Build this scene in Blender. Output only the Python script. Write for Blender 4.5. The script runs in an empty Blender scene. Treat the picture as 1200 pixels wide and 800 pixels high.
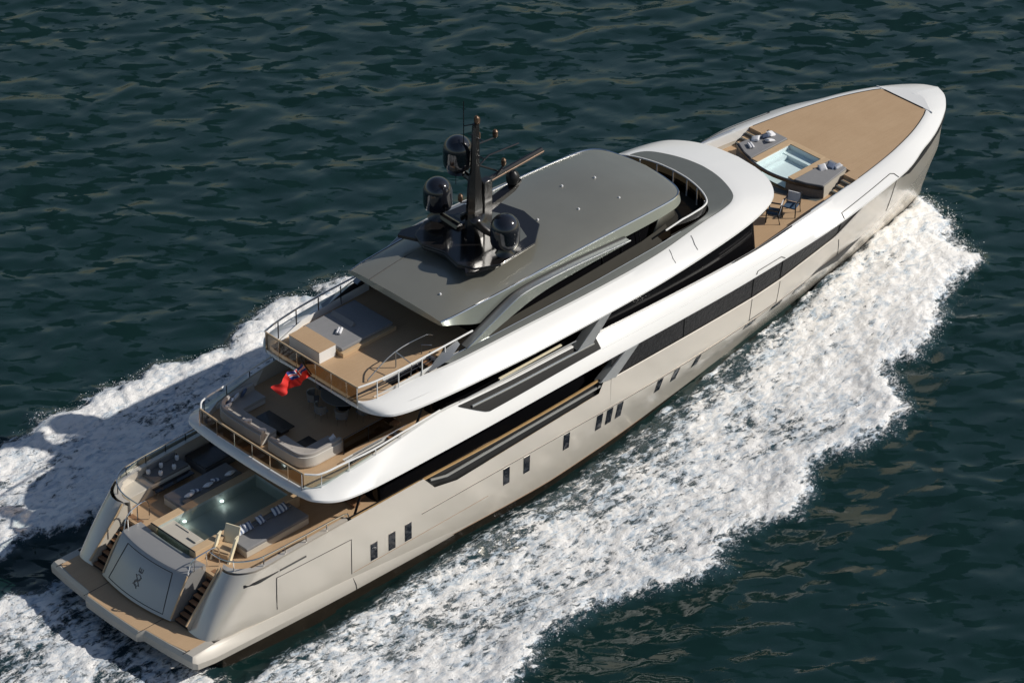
import bpy, bmesh, math, random
import numpy as np
from mathutils import Vector, Matrix
random.seed(7)
S = bpy.context.scene
COL = S.collection
R = math.radians

# ------------------------------------------------------------------ camera
cam_d = bpy.data.cameras.new("camera"); cam = bpy.data.objects.new("camera", cam_d); COL.objects.link(cam)
S.camera = cam
cam.location = (-81.00158, -107.56059, 105.17473)
right = Vector((0.71391891, -0.70020067, 0.00622993)); up = Vector((0.38536804, 0.40031545, 0.83140785)); fw = Vector((0.58464627, 0.59115697, -0.55562773))
m = Matrix((right, up, -fw)).transposed().to_4x4(); m.translation = cam.location
cam.matrix_world = m
cam_d.sensor_width = 36; cam_d.lens = 4503.475 / 1200 * 36
cam_d.clip_start = 1; cam_d.clip_end = 6000

# ------------------------------------------------------------------ sky and sun
SUN = Vector((1.05, -0.93, 1.0)).normalized()
el = math.asin(SUN.z); az = math.atan2(SUN.y, SUN.x)
W = bpy.data.worlds.new("World"); S.world = W; W.use_nodes = True
nt = W.node_tree; bg = nt.nodes['Background']
sky = nt.nodes.new('ShaderNodeTexSky'); sky.sky_type = 'NISHITA'; sky.sun_disc = False
sky.sun_elevation = el; sky.sun_rotation = math.pi / 2 - az
nt.links.new(sky.outputs[0], bg.inputs[0]); bg.inputs[1].default_value = 0.070
sky.dust_density = 0.8; sky.air_density = 1.0
sd = bpy.data.lights.new("sun", 'SUN'); sun = bpy.data.objects.new("sun", sd); COL.objects.link(sun)
sd.energy = 4.5; sd.angle = R(0.5); sd.color = (1.0, 0.945, 0.865)
sun.rotation_euler = (-SUN).to_track_quat('-Z', 'Y').to_euler()
S.view_settings.view_transform = 'Standard'; S.view_settings.look = 'None'
S.view_settings.exposure = -0.2; S.view_settings.gamma = 1
S.render.engine = 'CYCLES'
S.cycles.max_bounces = 6; S.cycles.transparent_max_bounces = 10

# ------------------------------------------------------------------ materials
def mat(name, col, rough=0.5, metal=0.0, coat=0.0, spec=0.5, var=0.0, vscale=2.0, bump=0.0, bscale=20.0, ior=None):
    M = bpy.data.materials.new(name); M.use_nodes = True
    n = M.node_tree.nodes; l = M.node_tree.links; p = n['Principled BSDF']
    p.inputs['Base Color'].default_value = (*col, 1); p.inputs['Roughness'].default_value = rough
    p.inputs['Metallic'].default_value = metal; p.inputs['Coat Weight'].default_value = coat; p.inputs['Coat Roughness'].default_value = 0.06
    p.inputs['Specular IOR Level'].default_value = spec
    if ior: p.inputs['IOR'].default_value = ior
    tc = n.new('ShaderNodeTexCoord')
    nz = n.new('ShaderNodeTexNoise'); nz.inputs['Scale'].default_value = vscale; nz.inputs['Detail'].default_value = 5
    l.new(tc.outputs['Object'], nz.inputs['Vector'])
    mx = n.new('ShaderNodeMix'); mx.data_type = 'RGBA'
    mx.inputs[6].default_value = (*[c * (1 - var) for c in col], 1); mx.inputs[7].default_value = (*[min(1, c * (1 + var)) for c in col], 1)
    l.new(nz.outputs['Fac'], mx.inputs[0]); l.new(mx.outputs[2], p.inputs['Base Color'])
    if bump:
        n2 = n.new('ShaderNodeTexNoise'); n2.inputs['Scale'].default_value = bscale; n2.inputs['Detail'].default_value = 4
        b = n.new('ShaderNodeBump'); b.inputs['Strength'].default_value = bump; b.inputs['Distance'].default_value = 0.02
        l.new(tc.outputs['Object'], n2.inputs['Vector']); l.new(n2.outputs['Fac'], b.inputs['Height']); l.new(b.outputs[0], p.inputs['Normal'])
    return M

def teak_mat(name, a, b, plank=0.055, gap=0.45):
    M = bpy.data.materials.new(name); M.use_nodes = True
    n = M.node_tree.nodes; l = M.node_tree.links; p = n['Principled BSDF']; p.inputs['Roughness'].default_value = 0.62
    tc = n.new('ShaderNodeTexCoord'); sp = n.new('ShaderNodeSeparateXYZ'); l.new(tc.outputs['Object'], sp.inputs[0])
    d = n.new('ShaderNodeMath'); d.operation = 'DIVIDE'; l.new(sp.outputs['Y'], d.inputs[0]); d.inputs[1].default_value = plank
    fl = n.new('ShaderNodeMath'); fl.operation = 'FLOOR'; l.new(d.outputs[0], fl.inputs[0])
    fr = n.new('ShaderNodeMath'); fr.operation = 'FRACT'; l.new(d.outputs[0], fr.inputs[0])
    # plank tone
    sx = n.new('ShaderNodeMath'); sx.operation = 'DIVIDE'; l.new(sp.outputs['X'], sx.inputs[0]); sx.inputs[1].default_value = 2.3
    ad = n.new('ShaderNodeMath'); ad.operation = 'MULTIPLY_ADD'; l.new(fl.outputs[0], ad.inputs[0]); ad.inputs[1].default_value = 0.37; l.new(sx.outputs[0], ad.inputs[2])
    f2 = n.new('ShaderNodeMath'); f2.operation = 'FLOOR'; l.new(ad.outputs[0], f2.inputs[0])
    cb = n.new('ShaderNodeCombineXYZ'); l.new(fl.outputs[0], cb.inputs[0]); l.new(f2.outputs[0], cb.inputs[1])
    wn = n.new('ShaderNodeTexWhiteNoise'); l.new(cb.outputs[0], wn.inputs['Vector'])
    nz = n.new('ShaderNodeTexNoise'); nz.inputs['Scale'].default_value = 0.55; nz.inputs['Detail'].default_value = 8; nz.inputs['Roughness'].default_value = 0.65; l.new(tc.outputs['Object'], nz.inputs['Vector'])
    av = n.new('ShaderNodeMath'); av.operation = 'MULTIPLY_ADD'; l.new(wn.outputs['Value'], av.inputs[0]); av.inputs[1].default_value = 0.16; l.new(nz.outputs['Fac'], av.inputs[2])
    mx = n.new('ShaderNodeMix'); mx.data_type = 'RGBA'; mx.inputs[6].default_value = (*a, 1); mx.inputs[7].default_value = (*b, 1); l.new(av.outputs[0], mx.inputs[0])
    lt = n.new('ShaderNodeMath'); lt.operation = 'LESS_THAN'; l.new(fr.outputs[0], lt.inputs[0]); lt.inputs[1].default_value = 0.12
    ml = n.new('ShaderNodeMath'); ml.operation = 'MULTIPLY'; l.new(lt.outputs[0], ml.inputs[0]); ml.inputs[1].default_value = gap
    m2 = n.new('ShaderNodeMix'); m2.data_type = 'RGBA'; l.new(ml.outputs[0], m2.inputs[0]); l.new(mx.outputs[2], m2.inputs[6]); m2.inputs[7].default_value = (0.03, 0.025, 0.02, 1)
    l.new(m2.outputs[2], p.inputs['Base Color'])
    return M

def glass_mat(name, tint, gloss_rough=0.02, ior=1.5):
    M = bpy.data.materials.new(name); M.use_nodes = True
    n = M.node_tree.nodes; l = M.node_tree.links; n.remove(n['Principled BSDF'])
    o = n['Material Output']; t = n.new('ShaderNodeBsdfTransparent'); t.inputs[0].default_value = (*tint, 1)
    g = n.new('ShaderNodeBsdfGlossy'); g.inputs['Roughness'].default_value = gloss_rough
    f = n.new('ShaderNodeFresnel'); gi = n.new('ShaderNodeNewGeometry'); mi = n.new('ShaderNodeMath'); mi.operation = 'MULTIPLY_ADD'
    l.new(gi.outputs['Backfacing'], mi.inputs[0]); mi.inputs[1].default_value = 1 / ior - ior; mi.inputs[2].default_value = ior; l.new(mi.outputs[0], f.inputs[0])
    mx = n.new('ShaderNodeMixShader'); l.new(f.outputs[0], mx.inputs[0]); l.new(t.outputs[0], mx.inputs[1]); l.new(g.outputs[0], mx.inputs[2]); l.new(mx.outputs[0], o.inputs[0])
    return M

def pool_water_mat(name, tint):
    M = glass_mat(name, tint, 0.03, 1.33)
    n = M.node_tree.nodes; l = M.node_tree.links
    tc = n.new('ShaderNodeTexCoord'); nz = n.new('ShaderNodeTexNoise'); nz.inputs['Scale'].default_value = 3.0; nz.inputs['Detail'].default_value = 3
    b = n.new('ShaderNodeBump'); b.inputs['Strength'].default_value = 0.35; b.inputs['Distance'].default_value = 0.05
    l.new(tc.outputs['Object'], nz.inputs['Vector']); l.new(nz.outputs['Fac'], b.inputs['Height'])
    for k in n:
        if k.type == 'BSDF_GLOSSY': l.new(b.outputs[0], k.inputs['Normal'])
    return M

def emit_mat(name, col, s):
    M = bpy.data.materials.new(name); M.use_nodes = True
    p = M.node_tree.nodes['Principled BSDF']; p.inputs['Emission Color'].default_value = (*col, 1); p.inputs['Emission Strength'].default_value = s
    return M

def stripe_mat(name, cols, scale, axis='X'):
    M = bpy.data.materials.new(name); M.use_nodes = True
    n = M.node_tree.nodes; l = M.node_tree.links; p = n['Principled BSDF']; p.inputs['Roughness'].default_value = 0.8
    tc = n.new('ShaderNodeTexCoord'); sp = n.new('ShaderNodeSeparateXYZ'); l.new(tc.outputs['Object'], sp.inputs[0])
    a = n.new('ShaderNodeMath'); a.operation = 'MULTIPLY'; l.new(sp.outputs[axis], a.inputs[0]); a.inputs[1].default_value = scale
    f = n.new('ShaderNodeMath'); f.operation = 'FRACT'; l.new(a.outputs[0], f.inputs[0])
    r = n.new('ShaderNodeValToRGB'); r.color_ramp.interpolation = 'CONSTANT'; l.new(f.outputs[0], r.inputs[0])
    r.color_ramp.elements[0].color = (*cols[0], 1); r.color_ramp.elements[1].color = (*cols[1], 1); r.color_ramp.elements[1].position = 0.5
    l.new(r.outputs[0], p.inputs['Base Color'])
    return M

MT = dict(
    hull=mat('hull_paint_pearl_grey', (0.70, 0.645, 0.565), 0.26, 0.34, 0.5, var=0.04, vscale=0.35, bump=0.25, bscale=0.9),
    white=mat('white_gelcoat', (0.80, 0.80, 0.785), 0.3, 0, 0.4, var=0.015, vscale=0.5),
    line=mat('panel_gap_black', (0.02, 0.02, 0.02), 0.6),
    boot=mat('antifouling_dark_brown', (0.022, 0.017, 0.012), 0.25, 0, 0.4, var=0.5, vscale=1.5),
    copper=mat('ochre_pinstripe', (0.22, 0.12, 0.05), 0.4),
    silver=mat('silver_paint', (0.42, 0.43, 0.43), 0.3, 0.7, 0.3),
    silverdk=mat('dark_metal_panel', (0.022, 0.022, 0.022), 0.35, 0.2, 0.0, spec=0.3, var=0.3),
    roof=mat('roof_metallic_grey', (0.285, 0.28, 0.24), 0.28, 0.45, 0.4, var=0.16, vscale=0.35, bump=0.2, bscale=0.5),
    skirt=mat('greenish_grey_paint', (0.30, 0.325, 0.29), 0.35, 0.55, 0.3),
    deckgrey=mat('charcoal_nonslip_panel', (0.12, 0.13, 0.125), 0.55, var=0.08, bump=0.1, bscale=60),
    chrome=mat('polished_steel', (0.75, 0.75, 0.75), 0.12, 1.0),
    darksteel=mat('black_anodised_tube', (0.03, 0.03, 0.035), 0.3, 0.6),
    bglass=mat('black_glass', (0.005, 0.005, 0.006), 0.12, 0, 0, spec=0.16),
    hglass=mat('hull_window_glass', (0.012, 0.014, 0.02), 0.05, 0, 0, spec=0.6),
    wstrip=mat('window_band_mesh', (0.016, 0.016, 0.017), 0.22, 0, 0.0, spec=0.22, var=0.8, vscale=5.0, bump=1.0, bscale=7),
    smoke=glass_mat('smoked_bronze_glass', (0.20, 0.145, 0.09)),
    clear=glass_mat('clear_glass', (0.80, 0.86, 0.85)),
    teak=teak_mat('teak_deck', (0.42, 0.275, 0.155), (0.55, 0.385, 0.235), 0.06, 0.30),
    teakdk=teak_mat('teak_stair', (0.20, 0.10, 0.05), (0.30, 0.16, 0.08)),
    teaktrim=mat('teak_trim', (0.56, 0.40, 0.24), 0.5, var=0.12, vscale=4),
    cap=mat('varnished_cap_rail', (0.42, 0.27, 0.12), 0.3, 0, 0.4, var=0.2, vscale=3),
    mast=mat('gloss_black_mast', (0.012, 0.011, 0.011), 0.22, 0, 0.6),
    dome=mat('gloss_black_radome', (0.012, 0.013, 0.018), 0.10, 0, 1.0),
    bronze=mat('bronze_fitting', (0.13, 0.08, 0.05), 0.35, 0.5),
    fabric=mat('grey_outdoor_fabric', (0.235, 0.235, 0.24), 0.85, var=0.08, vscale=5, bump=0.3, bscale=50),
    fabricdk=mat('dark_taupe_fabric', (0.16, 0.155, 0.15), 0.85, var=0.1, vscale=5, bump=0.3, bscale=50),
    sofa=mat('taupe_sofa_fabric', (0.40, 0.37, 0.34), 0.85, var=0.08, vscale=3, bump=0.3, bscale=40),
    sofaw=mat('pale_sofa_shell', (0.60, 0.57, 0.52), 0.6, var=0.05),
    pillow=mat('white_linen', (0.72, 0.72, 0.74), 0.9, bump=0.4, bscale=14),
    pillowb=mat('slate_blue_linen', (0.10, 0.13, 0.20), 0.9, bump=0.4, bscale=14),
    pillows=stripe_mat('blue_white_stripe', ((0.66, 0.68, 0.72), (0.10, 0.14, 0.24)), 5.0),
    cream=mat('cream_lacquer', (0.80, 0.72, 0.52), 0.45),
    black=mat('black_table_lacquer', (0.02, 0.02, 0.022), 0.25, 0, 0.3),
    chairblue=mat('navy_canvas', (0.04, 0.08, 0.14), 0.85),
    tileaft=mat('pool_tile_grey_green', (0.40, 0.44, 0.41), 0.4, var=0.15, vscale=2),
    tilefwd=mat('pool_tile_pale_aqua', (0.80, 0.88, 0.88), 0.4, var=0.04),
    poolw=pool_water_mat('pool_water', (0.80, 0.87, 0.84)),
    tubw=pool_water_mat('tub_water', (0.94, 0.99, 1.0)),
    scoopm=mat('matt_black_inset', (0.016, 0.016, 0.016), 0.6, spec=0.2),
    olive=mat('dark_olive_panel', (0.035, 0.033, 0.027), 0.75, 0.0, 0.0, spec=0.2, var=0.15),
    hullshade=mat('transom_shaded_hull_paint', (0.40, 0.395, 0.385), 0.3, 0.4, 0.4, var=0.03),  # hull paint darkened for the transom; shade put into the colour
    platf=mat('platform_paint', (0.47, 0.44, 0.39), 0.45, 0.1, 0.1, var=0.03),
    beige=mat('beige_composite', (0.52, 0.48, 0.41), 0.5, var=0.04),
    lamp=emit_mat('pool_lamp', (0.85, 1.0, 1.0), 2.5),
    red=mat('flag_red', (0.62, 0.02, 0.015), 0.75),
    blue=mat('flag_blue', (0.02, 0.04, 0.20), 0.75),
    emblem=mat('emblem_dark_metal', (0.16, 0.16, 0.165), 0.35, 0.5),
    foot=mat('dark_underside', (0.05, 0.05, 0.05), 0.6),
)

# ------------------------------------------------------------------ mesh helpers
class MB:
    def __init__(s): s.v = []; s.f = []
    def add(s, vs, fs):
        o = len(s.v); s.v += [tuple(p) for p in vs]; s.f += [tuple(i + o for i in q) for q in fs]; return s
    def box(s, x0, x1, y0, y1, z0, z1, rot=0, piv=None):
        vs = [(x, y, z) for z in (z0, z1) for (x, y) in ((x0, y0), (x1, y0), (x1, y1), (x0, y1))]
        if rot:
            cx, cy = piv or ((x0 + x1) / 2, (y0 + y1) / 2); c, d = math.cos(rot), math.sin(rot)
            vs = [(cx + (x - cx) * c - (y - cy) * d, cy + (x - cx) * d + (y - cy) * c, z) for x, y, z in vs]
        return s.add(vs, [(0, 3, 2, 1), (4, 5, 6, 7), (0, 1, 5, 4), (1, 2, 6, 5), (2, 3, 7, 6), (3, 0, 4, 7)])
    def prism(s, poly, z0, z1):
        n = len(poly); zz0 = z0 if callable(z0) else (lambda x, y: z0); zz1 = z1 if callable(z1) else (lambda x, y: z1)
        vs = [(x, y, zz0(x, y)) for x, y in poly] + [(x, y, zz1(x, y)) for x, y in poly]
        return s.add(vs, [tuple(range(n - 1, -1, -1)), tuple(range(n, 2 * n))] + [(i, (i + 1) % n, n + (i + 1) % n, n + i) for i in range(n)])
    def prism_y(s, poly, y0, y1):          # polygon in x,z extruded along y
        n = len(poly); vs = [(x, y0, z) for x, z in poly] + [(x, y1, z) for x, z in poly]
        return s.add(vs, [tuple(range(n)), tuple(range(2 * n - 1, n - 1, -1))] + [((i + 1) % n, i, n + i, n + (i + 1) % n) for i in range(n)])
    def tube(s, path, r, n=8, cap=True):
        path = [Vector(p) for p in path]; rs = r if isinstance(r, (list, tuple)) else [r] * len(path); vs = []; fs = []
        for i, p in enumerate(path):
            t = (path[min(i + 1, len(path) - 1)] - path[max(i - 1, 0)]).normalized()
            a = t.cross(Vector((0, 0, 1)))
            if a.length < 1e-3: a = Vector((1, 0, 0))
            a.normalize(); b = t.cross(a)
            vs += [p + (a * math.cos(2 * math.pi * k / n) + b * math.sin(2 * math.pi * k / n)) * rs[i] for k in range(n)]
        for i in range(len(path) - 1):
            for k in range(n): fs.append((i * n + k, i * n + (k + 1) % n, (i + 1) * n + (k + 1) % n, (i + 1) * n + k))
        if cap: fs += [tuple(range(n)), tuple(range((len(path) - 1) * n + n - 1, (len(path) - 1) * n - 1, -1))]
        return s.add(vs, fs)
    def lathe(s, c, prof, n=24):
        vs = []; fs = []
        for r, z in prof: vs += [(c[0] + r * math.cos(2 * math.pi * k / n), c[1] + r * math.sin(2 * math.pi * k / n), c[2] + z) for k in range(n)]
        for i in range(len(prof) - 1):
            for k in range(n): fs.append((i * n + k, i * n + (k + 1) % n, (i + 1) * n + (k + 1) % n, (i + 1) * n + k))
        fs += [tuple(range(n - 1, -1, -1)), tuple(range((len(prof) - 1) * n, len(prof) * n))]
        return s.add(vs, fs)
    def grid(s, rows):
        n = len(rows[0]); vs = [p for r in rows for p in r]; fs = []
        for i in range(len(rows) - 1):
            for k in range(n - 1): fs.append((i * n + k, i * n + k + 1, (i + 1) * n + k + 1, (i + 1) * n + k))
        return s.add(vs, fs)
    def quad(s, a, b, c, d): return s.add([a, b, c, d], [(0, 1, 2, 3)])
    def mirror(s):
        o = len(s.v); s.v += [(x, -y, z) for x, y, z in s.v]; s.f += [tuple(i + o for i in reversed(q)) for q in s.f]; return s
    def build(s, name, m, parent=None, bevel=0, angle=35, smooth=True, solid=0, seg=2):
        me = bpy.data.meshes.new(name); bm = bmesh.new()
        vs = [bm.verts.new(p) for p in s.v]
        for q in s.f:
            try: bm.faces.new([vs[i] for i in q])
            except ValueError: pass
        bmesh.ops.remove_doubles(bm, verts=bm.verts, dist=1e-4)
        bmesh.ops.recalc_face_normals(bm, faces=bm.faces)
        bm.to_mesh(me); bm.free(); me.materials.append(MT[m] if isinstance(m, str) else m)
        if smooth:
            me.polygons.foreach_set('use_smooth', [True] * len(me.polygons)); me.set_sharp_from_angle(angle=R(angle))
        o = bpy.data.objects.new(name, me); COL.objects.link(o)
        if parent: o.parent = parent
        if solid: k = o.modifiers.new('solid', 'SOLIDIFY'); k.thickness = solid; k.offset = 0
        if bevel: k = o.modifiers.new('bevel', 'BEVEL'); k.width = bevel; k.segments = seg; k.limit_method = 'ANGLE'; k.angle_limit = R(30)
        return o

def crom(rows, sub=6):
    """Catmull-Rom through rows (each row a list of 3D points)."""
    A = np.array(rows, float); n = len(A); out = []
    for i in range(n - 1):
        p0 = A[i - 1] if i > 0 else 2 * A[0] - A[1]; p1 = A[i]; p2 = A[i + 1]; p3 = A[i + 2] if i + 2 < n else 2 * A[-1] - A[-2]
        # centripetal-ish tangents limited by segment length
        d = np.linalg.norm(p2 - p1, axis=-1, keepdims=True) + 1e-9
        d0 = np.linalg.norm(p1 - p0, axis=-1, keepdims=True) + 1e-9; d1 = np.linalg.norm(p3 - p2, axis=-1, keepdims=True) + 1e-9
        m1 = (p2 - p0) / (d + d0) * d; m2 = (p3 - p1) / (d + d1) * d
        for k in range(sub):
            t = k / sub; out.append((2 * t**3 - 3 * t * t + 1) * p1 + (t**3 - 2 * t * t + t) * m1 + (-2 * t**3 + 3 * t * t) * p2 + (t**3 - t * t) * m2)
    out.append(A[-1]); return out
def curve(pts, sub=6): return [tuple(map(float, q[0])) for q in crom([[p] for p in pts], sub)]
def lerp_tab(tab, x):
    xs = [t[0] for t in tab]; return float(np.interp(x, xs, [t[1] for t in tab]))

def thing(name, label, cat, loc=(0, 0, 0), group=None):
    o = bpy.data.objects.new(name, None); COL.objects.link(o); o.location = loc; o['label'] = label; o['category'] = cat
    if group: o['group'] = group
    return o
def tag(o, label, cat, group=None, kind=None):
    if label: o['label'] = label
    if cat: o['category'] = cat
    if group: o['group'] = group
    if kind: o['kind'] = kind
    return o
def copy_thing(o, loc, label=None, rot=None, parent=None):
    c = o.copy(); COL.objects.link(c)
    if parent is None:
        c.location = loc
        if rot is not None: c.rotation_euler = (0, 0, rot)
        if label: c['label'] = label
    else: c.parent = parent
    for ch in [q for q in bpy.data.objects if q.parent == o]: copy_thing(ch, None, parent=c)
    return c

Y = thing('motor_yacht', 'large white and pearl grey motor yacht cruising through its own foam wake', 'yacht')

# ------------------------------------------------------------------ hull
WATER = -0.45
WL = [(6, 4.80), (12, 4.86), (18, 4.86), (23, 4.80), (28, 4.42), (33.6, 3.72), (40.8, 2.72), (45, 2.12), (48.3, 1.60), (52, 1.05), (54, 0.68), (55.5, 0.34), (56.3, 0.0)]
ZB = [(6, 0.45), (8, 0.42), (11, 0.3), (14, 0.02), (17, -0.18), (23, -0.40), (30, -0.46), (60, -0.46)]
KN = [(6, 4.90), (11, 4.97), (28, 4.97), (33, 4.88), (37.5, 4.64), (41, 4.30), (45, 3.80), (48.4, 3.42), (51, 2.85), (53.4, 2.12), (54.6, 1.62), (55.5, 1.10), (56.0, 0.62), (56.3, 0.0)]
ZK = [(6, 2.0), (30, 1.97), (37.5, 2.05), (44.5, 2.3), (48.4, 2.65), (52, 2.9), (56.4, 3.2)]
# outer lower edge of the white bulwark band (half breadth, height)
BO = [(10.4, 4.9), (12.3, 5.06), (16, 5.08), (27, 5.06), (35, 5.05), (39, 5.02), (43, 4.97), (45, 4.88), (47, 4.60), (49.3, 4.15), (51.1, 3.52), (52.2, 3.08), (53.4, 2.55), (54.6, 1.88), (55.3, 1.38), (55.95, 0.72), (56.2, 0.36), (56.3, 0.0)]
BZ = [(10.4, 5.0), (12.3, 4.95), (16, 4.9), (27, 4.85), (31, 4.82), (35, 4.84), (39, 4.95), (43, 5.2), (45, 5.4), (47, 5.45), (56.4, 5.5)]
def sm(tab, x):
    w = min(1.6, max(0.02, (56.3 - x) * 0.45), max(0.02, x - 6))
    return sum(lerp_tab(tab, x + w * k / 5) for k in range(-5, 6)) / 11
def yside(x, z):
    zk = lerp_tab(ZK, x); f = max(0.0, min(1.0, (z - zk) / (lerp_tab(BZ, x) - 0.05 - zk))); return sm(KN, x) + (sm(BO, x) - 0.04 - sm(KN, x)) * f ** 0.85
def SH(x):    # top edge of the grey hull plating: window sill line then the band edge
    if x < 27: return (4.99, 3.9)
    t = float(np.interp(x, [27, 37, 39, 43, 45.2], [3.62, 3.6, 3.7, 4.28, lerp_tab(BZ, 45.2) - 0.05]))
    if x >= 45.2: t = lerp_tab(BZ, x) - 0.05
    return (yside(x, t), t)
def stemx(z): return float(np.interp(z, [-3, 0, 2.9, 5.5], [54.9, 55.6, 56.15, 56.3]))
def row_at(x, top=None):
    wl, zb, kn, zk = sm(WL, x), lerp_tab(ZB, x), sm(KN, x), lerp_tab(ZK, x)
    ys, zs = SH(x)
    if top is not None: ys, zs = top
    yb = wl + (0.10 if x < 20 else 0.10 * max(0, (32 - x) / 12) + 0.01)
    if x > 56.25: wl = yb = kn = 0.0; ys = 0.0
    yb = min(yb, kn)
    um = lambda f, y0, z0, y1, z1, b=0.0: (y0 + (y1 - y0) * f + b, z0 + (z1 - z0) * f)
    bl = 0.10 * min(1, max(0, (x - 34) / 8)) * min(1, max(0, (56.3 - x) / 3))
    pts = [(0.0, -3.0), (max(wl - 0.9, 0) * 0.8, -2.2), (max(wl - 0.15, 0), -1.2), (wl, -0.85), (yb, zb), um(0.5, yb, zb, kn, zk), (kn, zk)] + [um(f, kn, zk, ys, zs) if top is not None or x < 27 or x > 56.25 else (yside(x, zk + (zs - zk) * f), zk + (zs - zk) * f) for f in (0.25, 0.5, 0.75)] + [(ys, zs)]
    return [(x if x < 45 else 45 + (x - 45) * (stemx(z) - 45) / 11.3, -y, z) for y, z in pts]
xs = sorted(set([6, 8, 11, 14, 14.9, 15.6, 17, 20, 21, 22, 23, 23.8, 24.6, 25.4, 26.2, 26.6, 26.999, 27] + list(np.linspace(27, 43, 22)) + list(np.arange(43.1, 45.6, 0.15)) + list(np.linspace(44, 56.3, 44))))
def hull_top(x):
    # scooped balcony opening in the aft bulwark
    if 14.9 < x < 26.3:
        if x < 15.9: t = (x - 14.9) / 1.0; return (4.98, 3.85 - 1.1 * t)
        return (4.98, 2.75 + (x - 15.9) / 10.1 * 0.40)
    return None
rows = []
# stern quarter
def qrow(base, top):
    b = np.array(base + (1.1,)); t = np.array(top); r = [(b[0] + 1.2, b[1] * 0.5, -2.5), (b[0] + 0.8, b[1] * 0.8, -1.5), (b[0] + 0.5, b[1] * 0.9, -0.6), (b[0] + 0.2, b[1] * 0.97, 0.3)]
    bul = np.array([0, 0, 0])
    return r + [tuple(b)] + [tuple(b + (t - b) * f + np.array((-0.10 * math.sin(f * math.pi), 0, 0))) for f in (0.2, 0.4, 0.55, 0.7, 0.85, 1.0)]
rows += [qrow((2.32, -3.3), (4.35, -3.25, 3.55)), qrow((2.30, -3.9), (4.15, -3.7, 3.6)), qrow((2.45, -4.4), (4.3, -4.25, 3.65)), qrow((3.1, -4.72), (4.9, -4.72, 3.7)), qrow((4.4, -4.82), (5.6, -4.88, 3.75))]
body = [row_at(x, hull_top(x)) for x in xs]
body[0][4] = (6, -4.86, 1.0); 
fine = crom(rows + [row_at(6.4)], 5)[:-1]
hb = MB(); hb.grid([[tuple(map(float, p)) for p in r] for r in fine] + [row_at(6.4)] + [r for r in body if r[0][0] > 6.5]); hb.mirror()
hull = hb.build('hull', 'hull', Y, angle=28)
# dark bottom band between grey plating and water, slightly proud
bb = MB(); r0 = []
for x in np.linspace(9.5, 54.5, 80):
    r = row_at(float(x)); a = np.array(r[3]); b = np.array(r[4]); off = np.array((0, -0.012, 0))
    r0.append([tuple(a + off + np.array((0, 0, -0.5))), tuple(a + off), tuple(b + off + np.array((0, 0, -0.0)))])
bb.grid([[(x, -y, -1.2), (x, -y - 0.01, 0.0), (x, -y - 0.012, 0.40)] for x, y in ((2.6, 4.0), (3.0, 4.74), (4.5, 4.86), (6.5, 4.92), (9.5, 4.95))]); bb.grid(r0).mirror(); bb.grid([[(2.55, -4.2, z), (2.5, 0, z), (2.55, 4.2, z)] for z in (-1.2, 0.9)]).build('boot_stripe', 'boot', hull)
cs = MB(); path = [tuple(np.array(row_at(float(x))[4]) + np.array((0, -0.012, 0.02))) for x in np.linspace(10.6, 30, 40)]
cs.tube(path, 0.014, 5).mirror().build('pinstripe', 'copper', hull)
# knuckle line
kl = MB(); kl.tube([tuple(np.array(row_at(float(x))[6]) + np.array((0, -0.006, 0.0))) for x in np.linspace(14.8, 44.5, 70)], 0.018, 5).mirror().build('knuckle_groove', 'line', hull)
k2 = MB(); k2.tube([tuple(np.array(row_at(float(x))[6]) + np.array((0, -0.014, 0.04))) for x in np.linspace(14.8, 44.0, 70)], 0.008, 5).mirror().build('knuckle_strake', 'hull', hull)

def side_y(x, z):
    r = row_at(x) if hull_top(x) is None or z < 2.5 else row_at(x, hull_top(x))
    zs = [p[2] for p in r[3:]]; ys = [-p[1] for p in r[3:]]; return float(np.interp(z, zs, ys))
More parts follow.
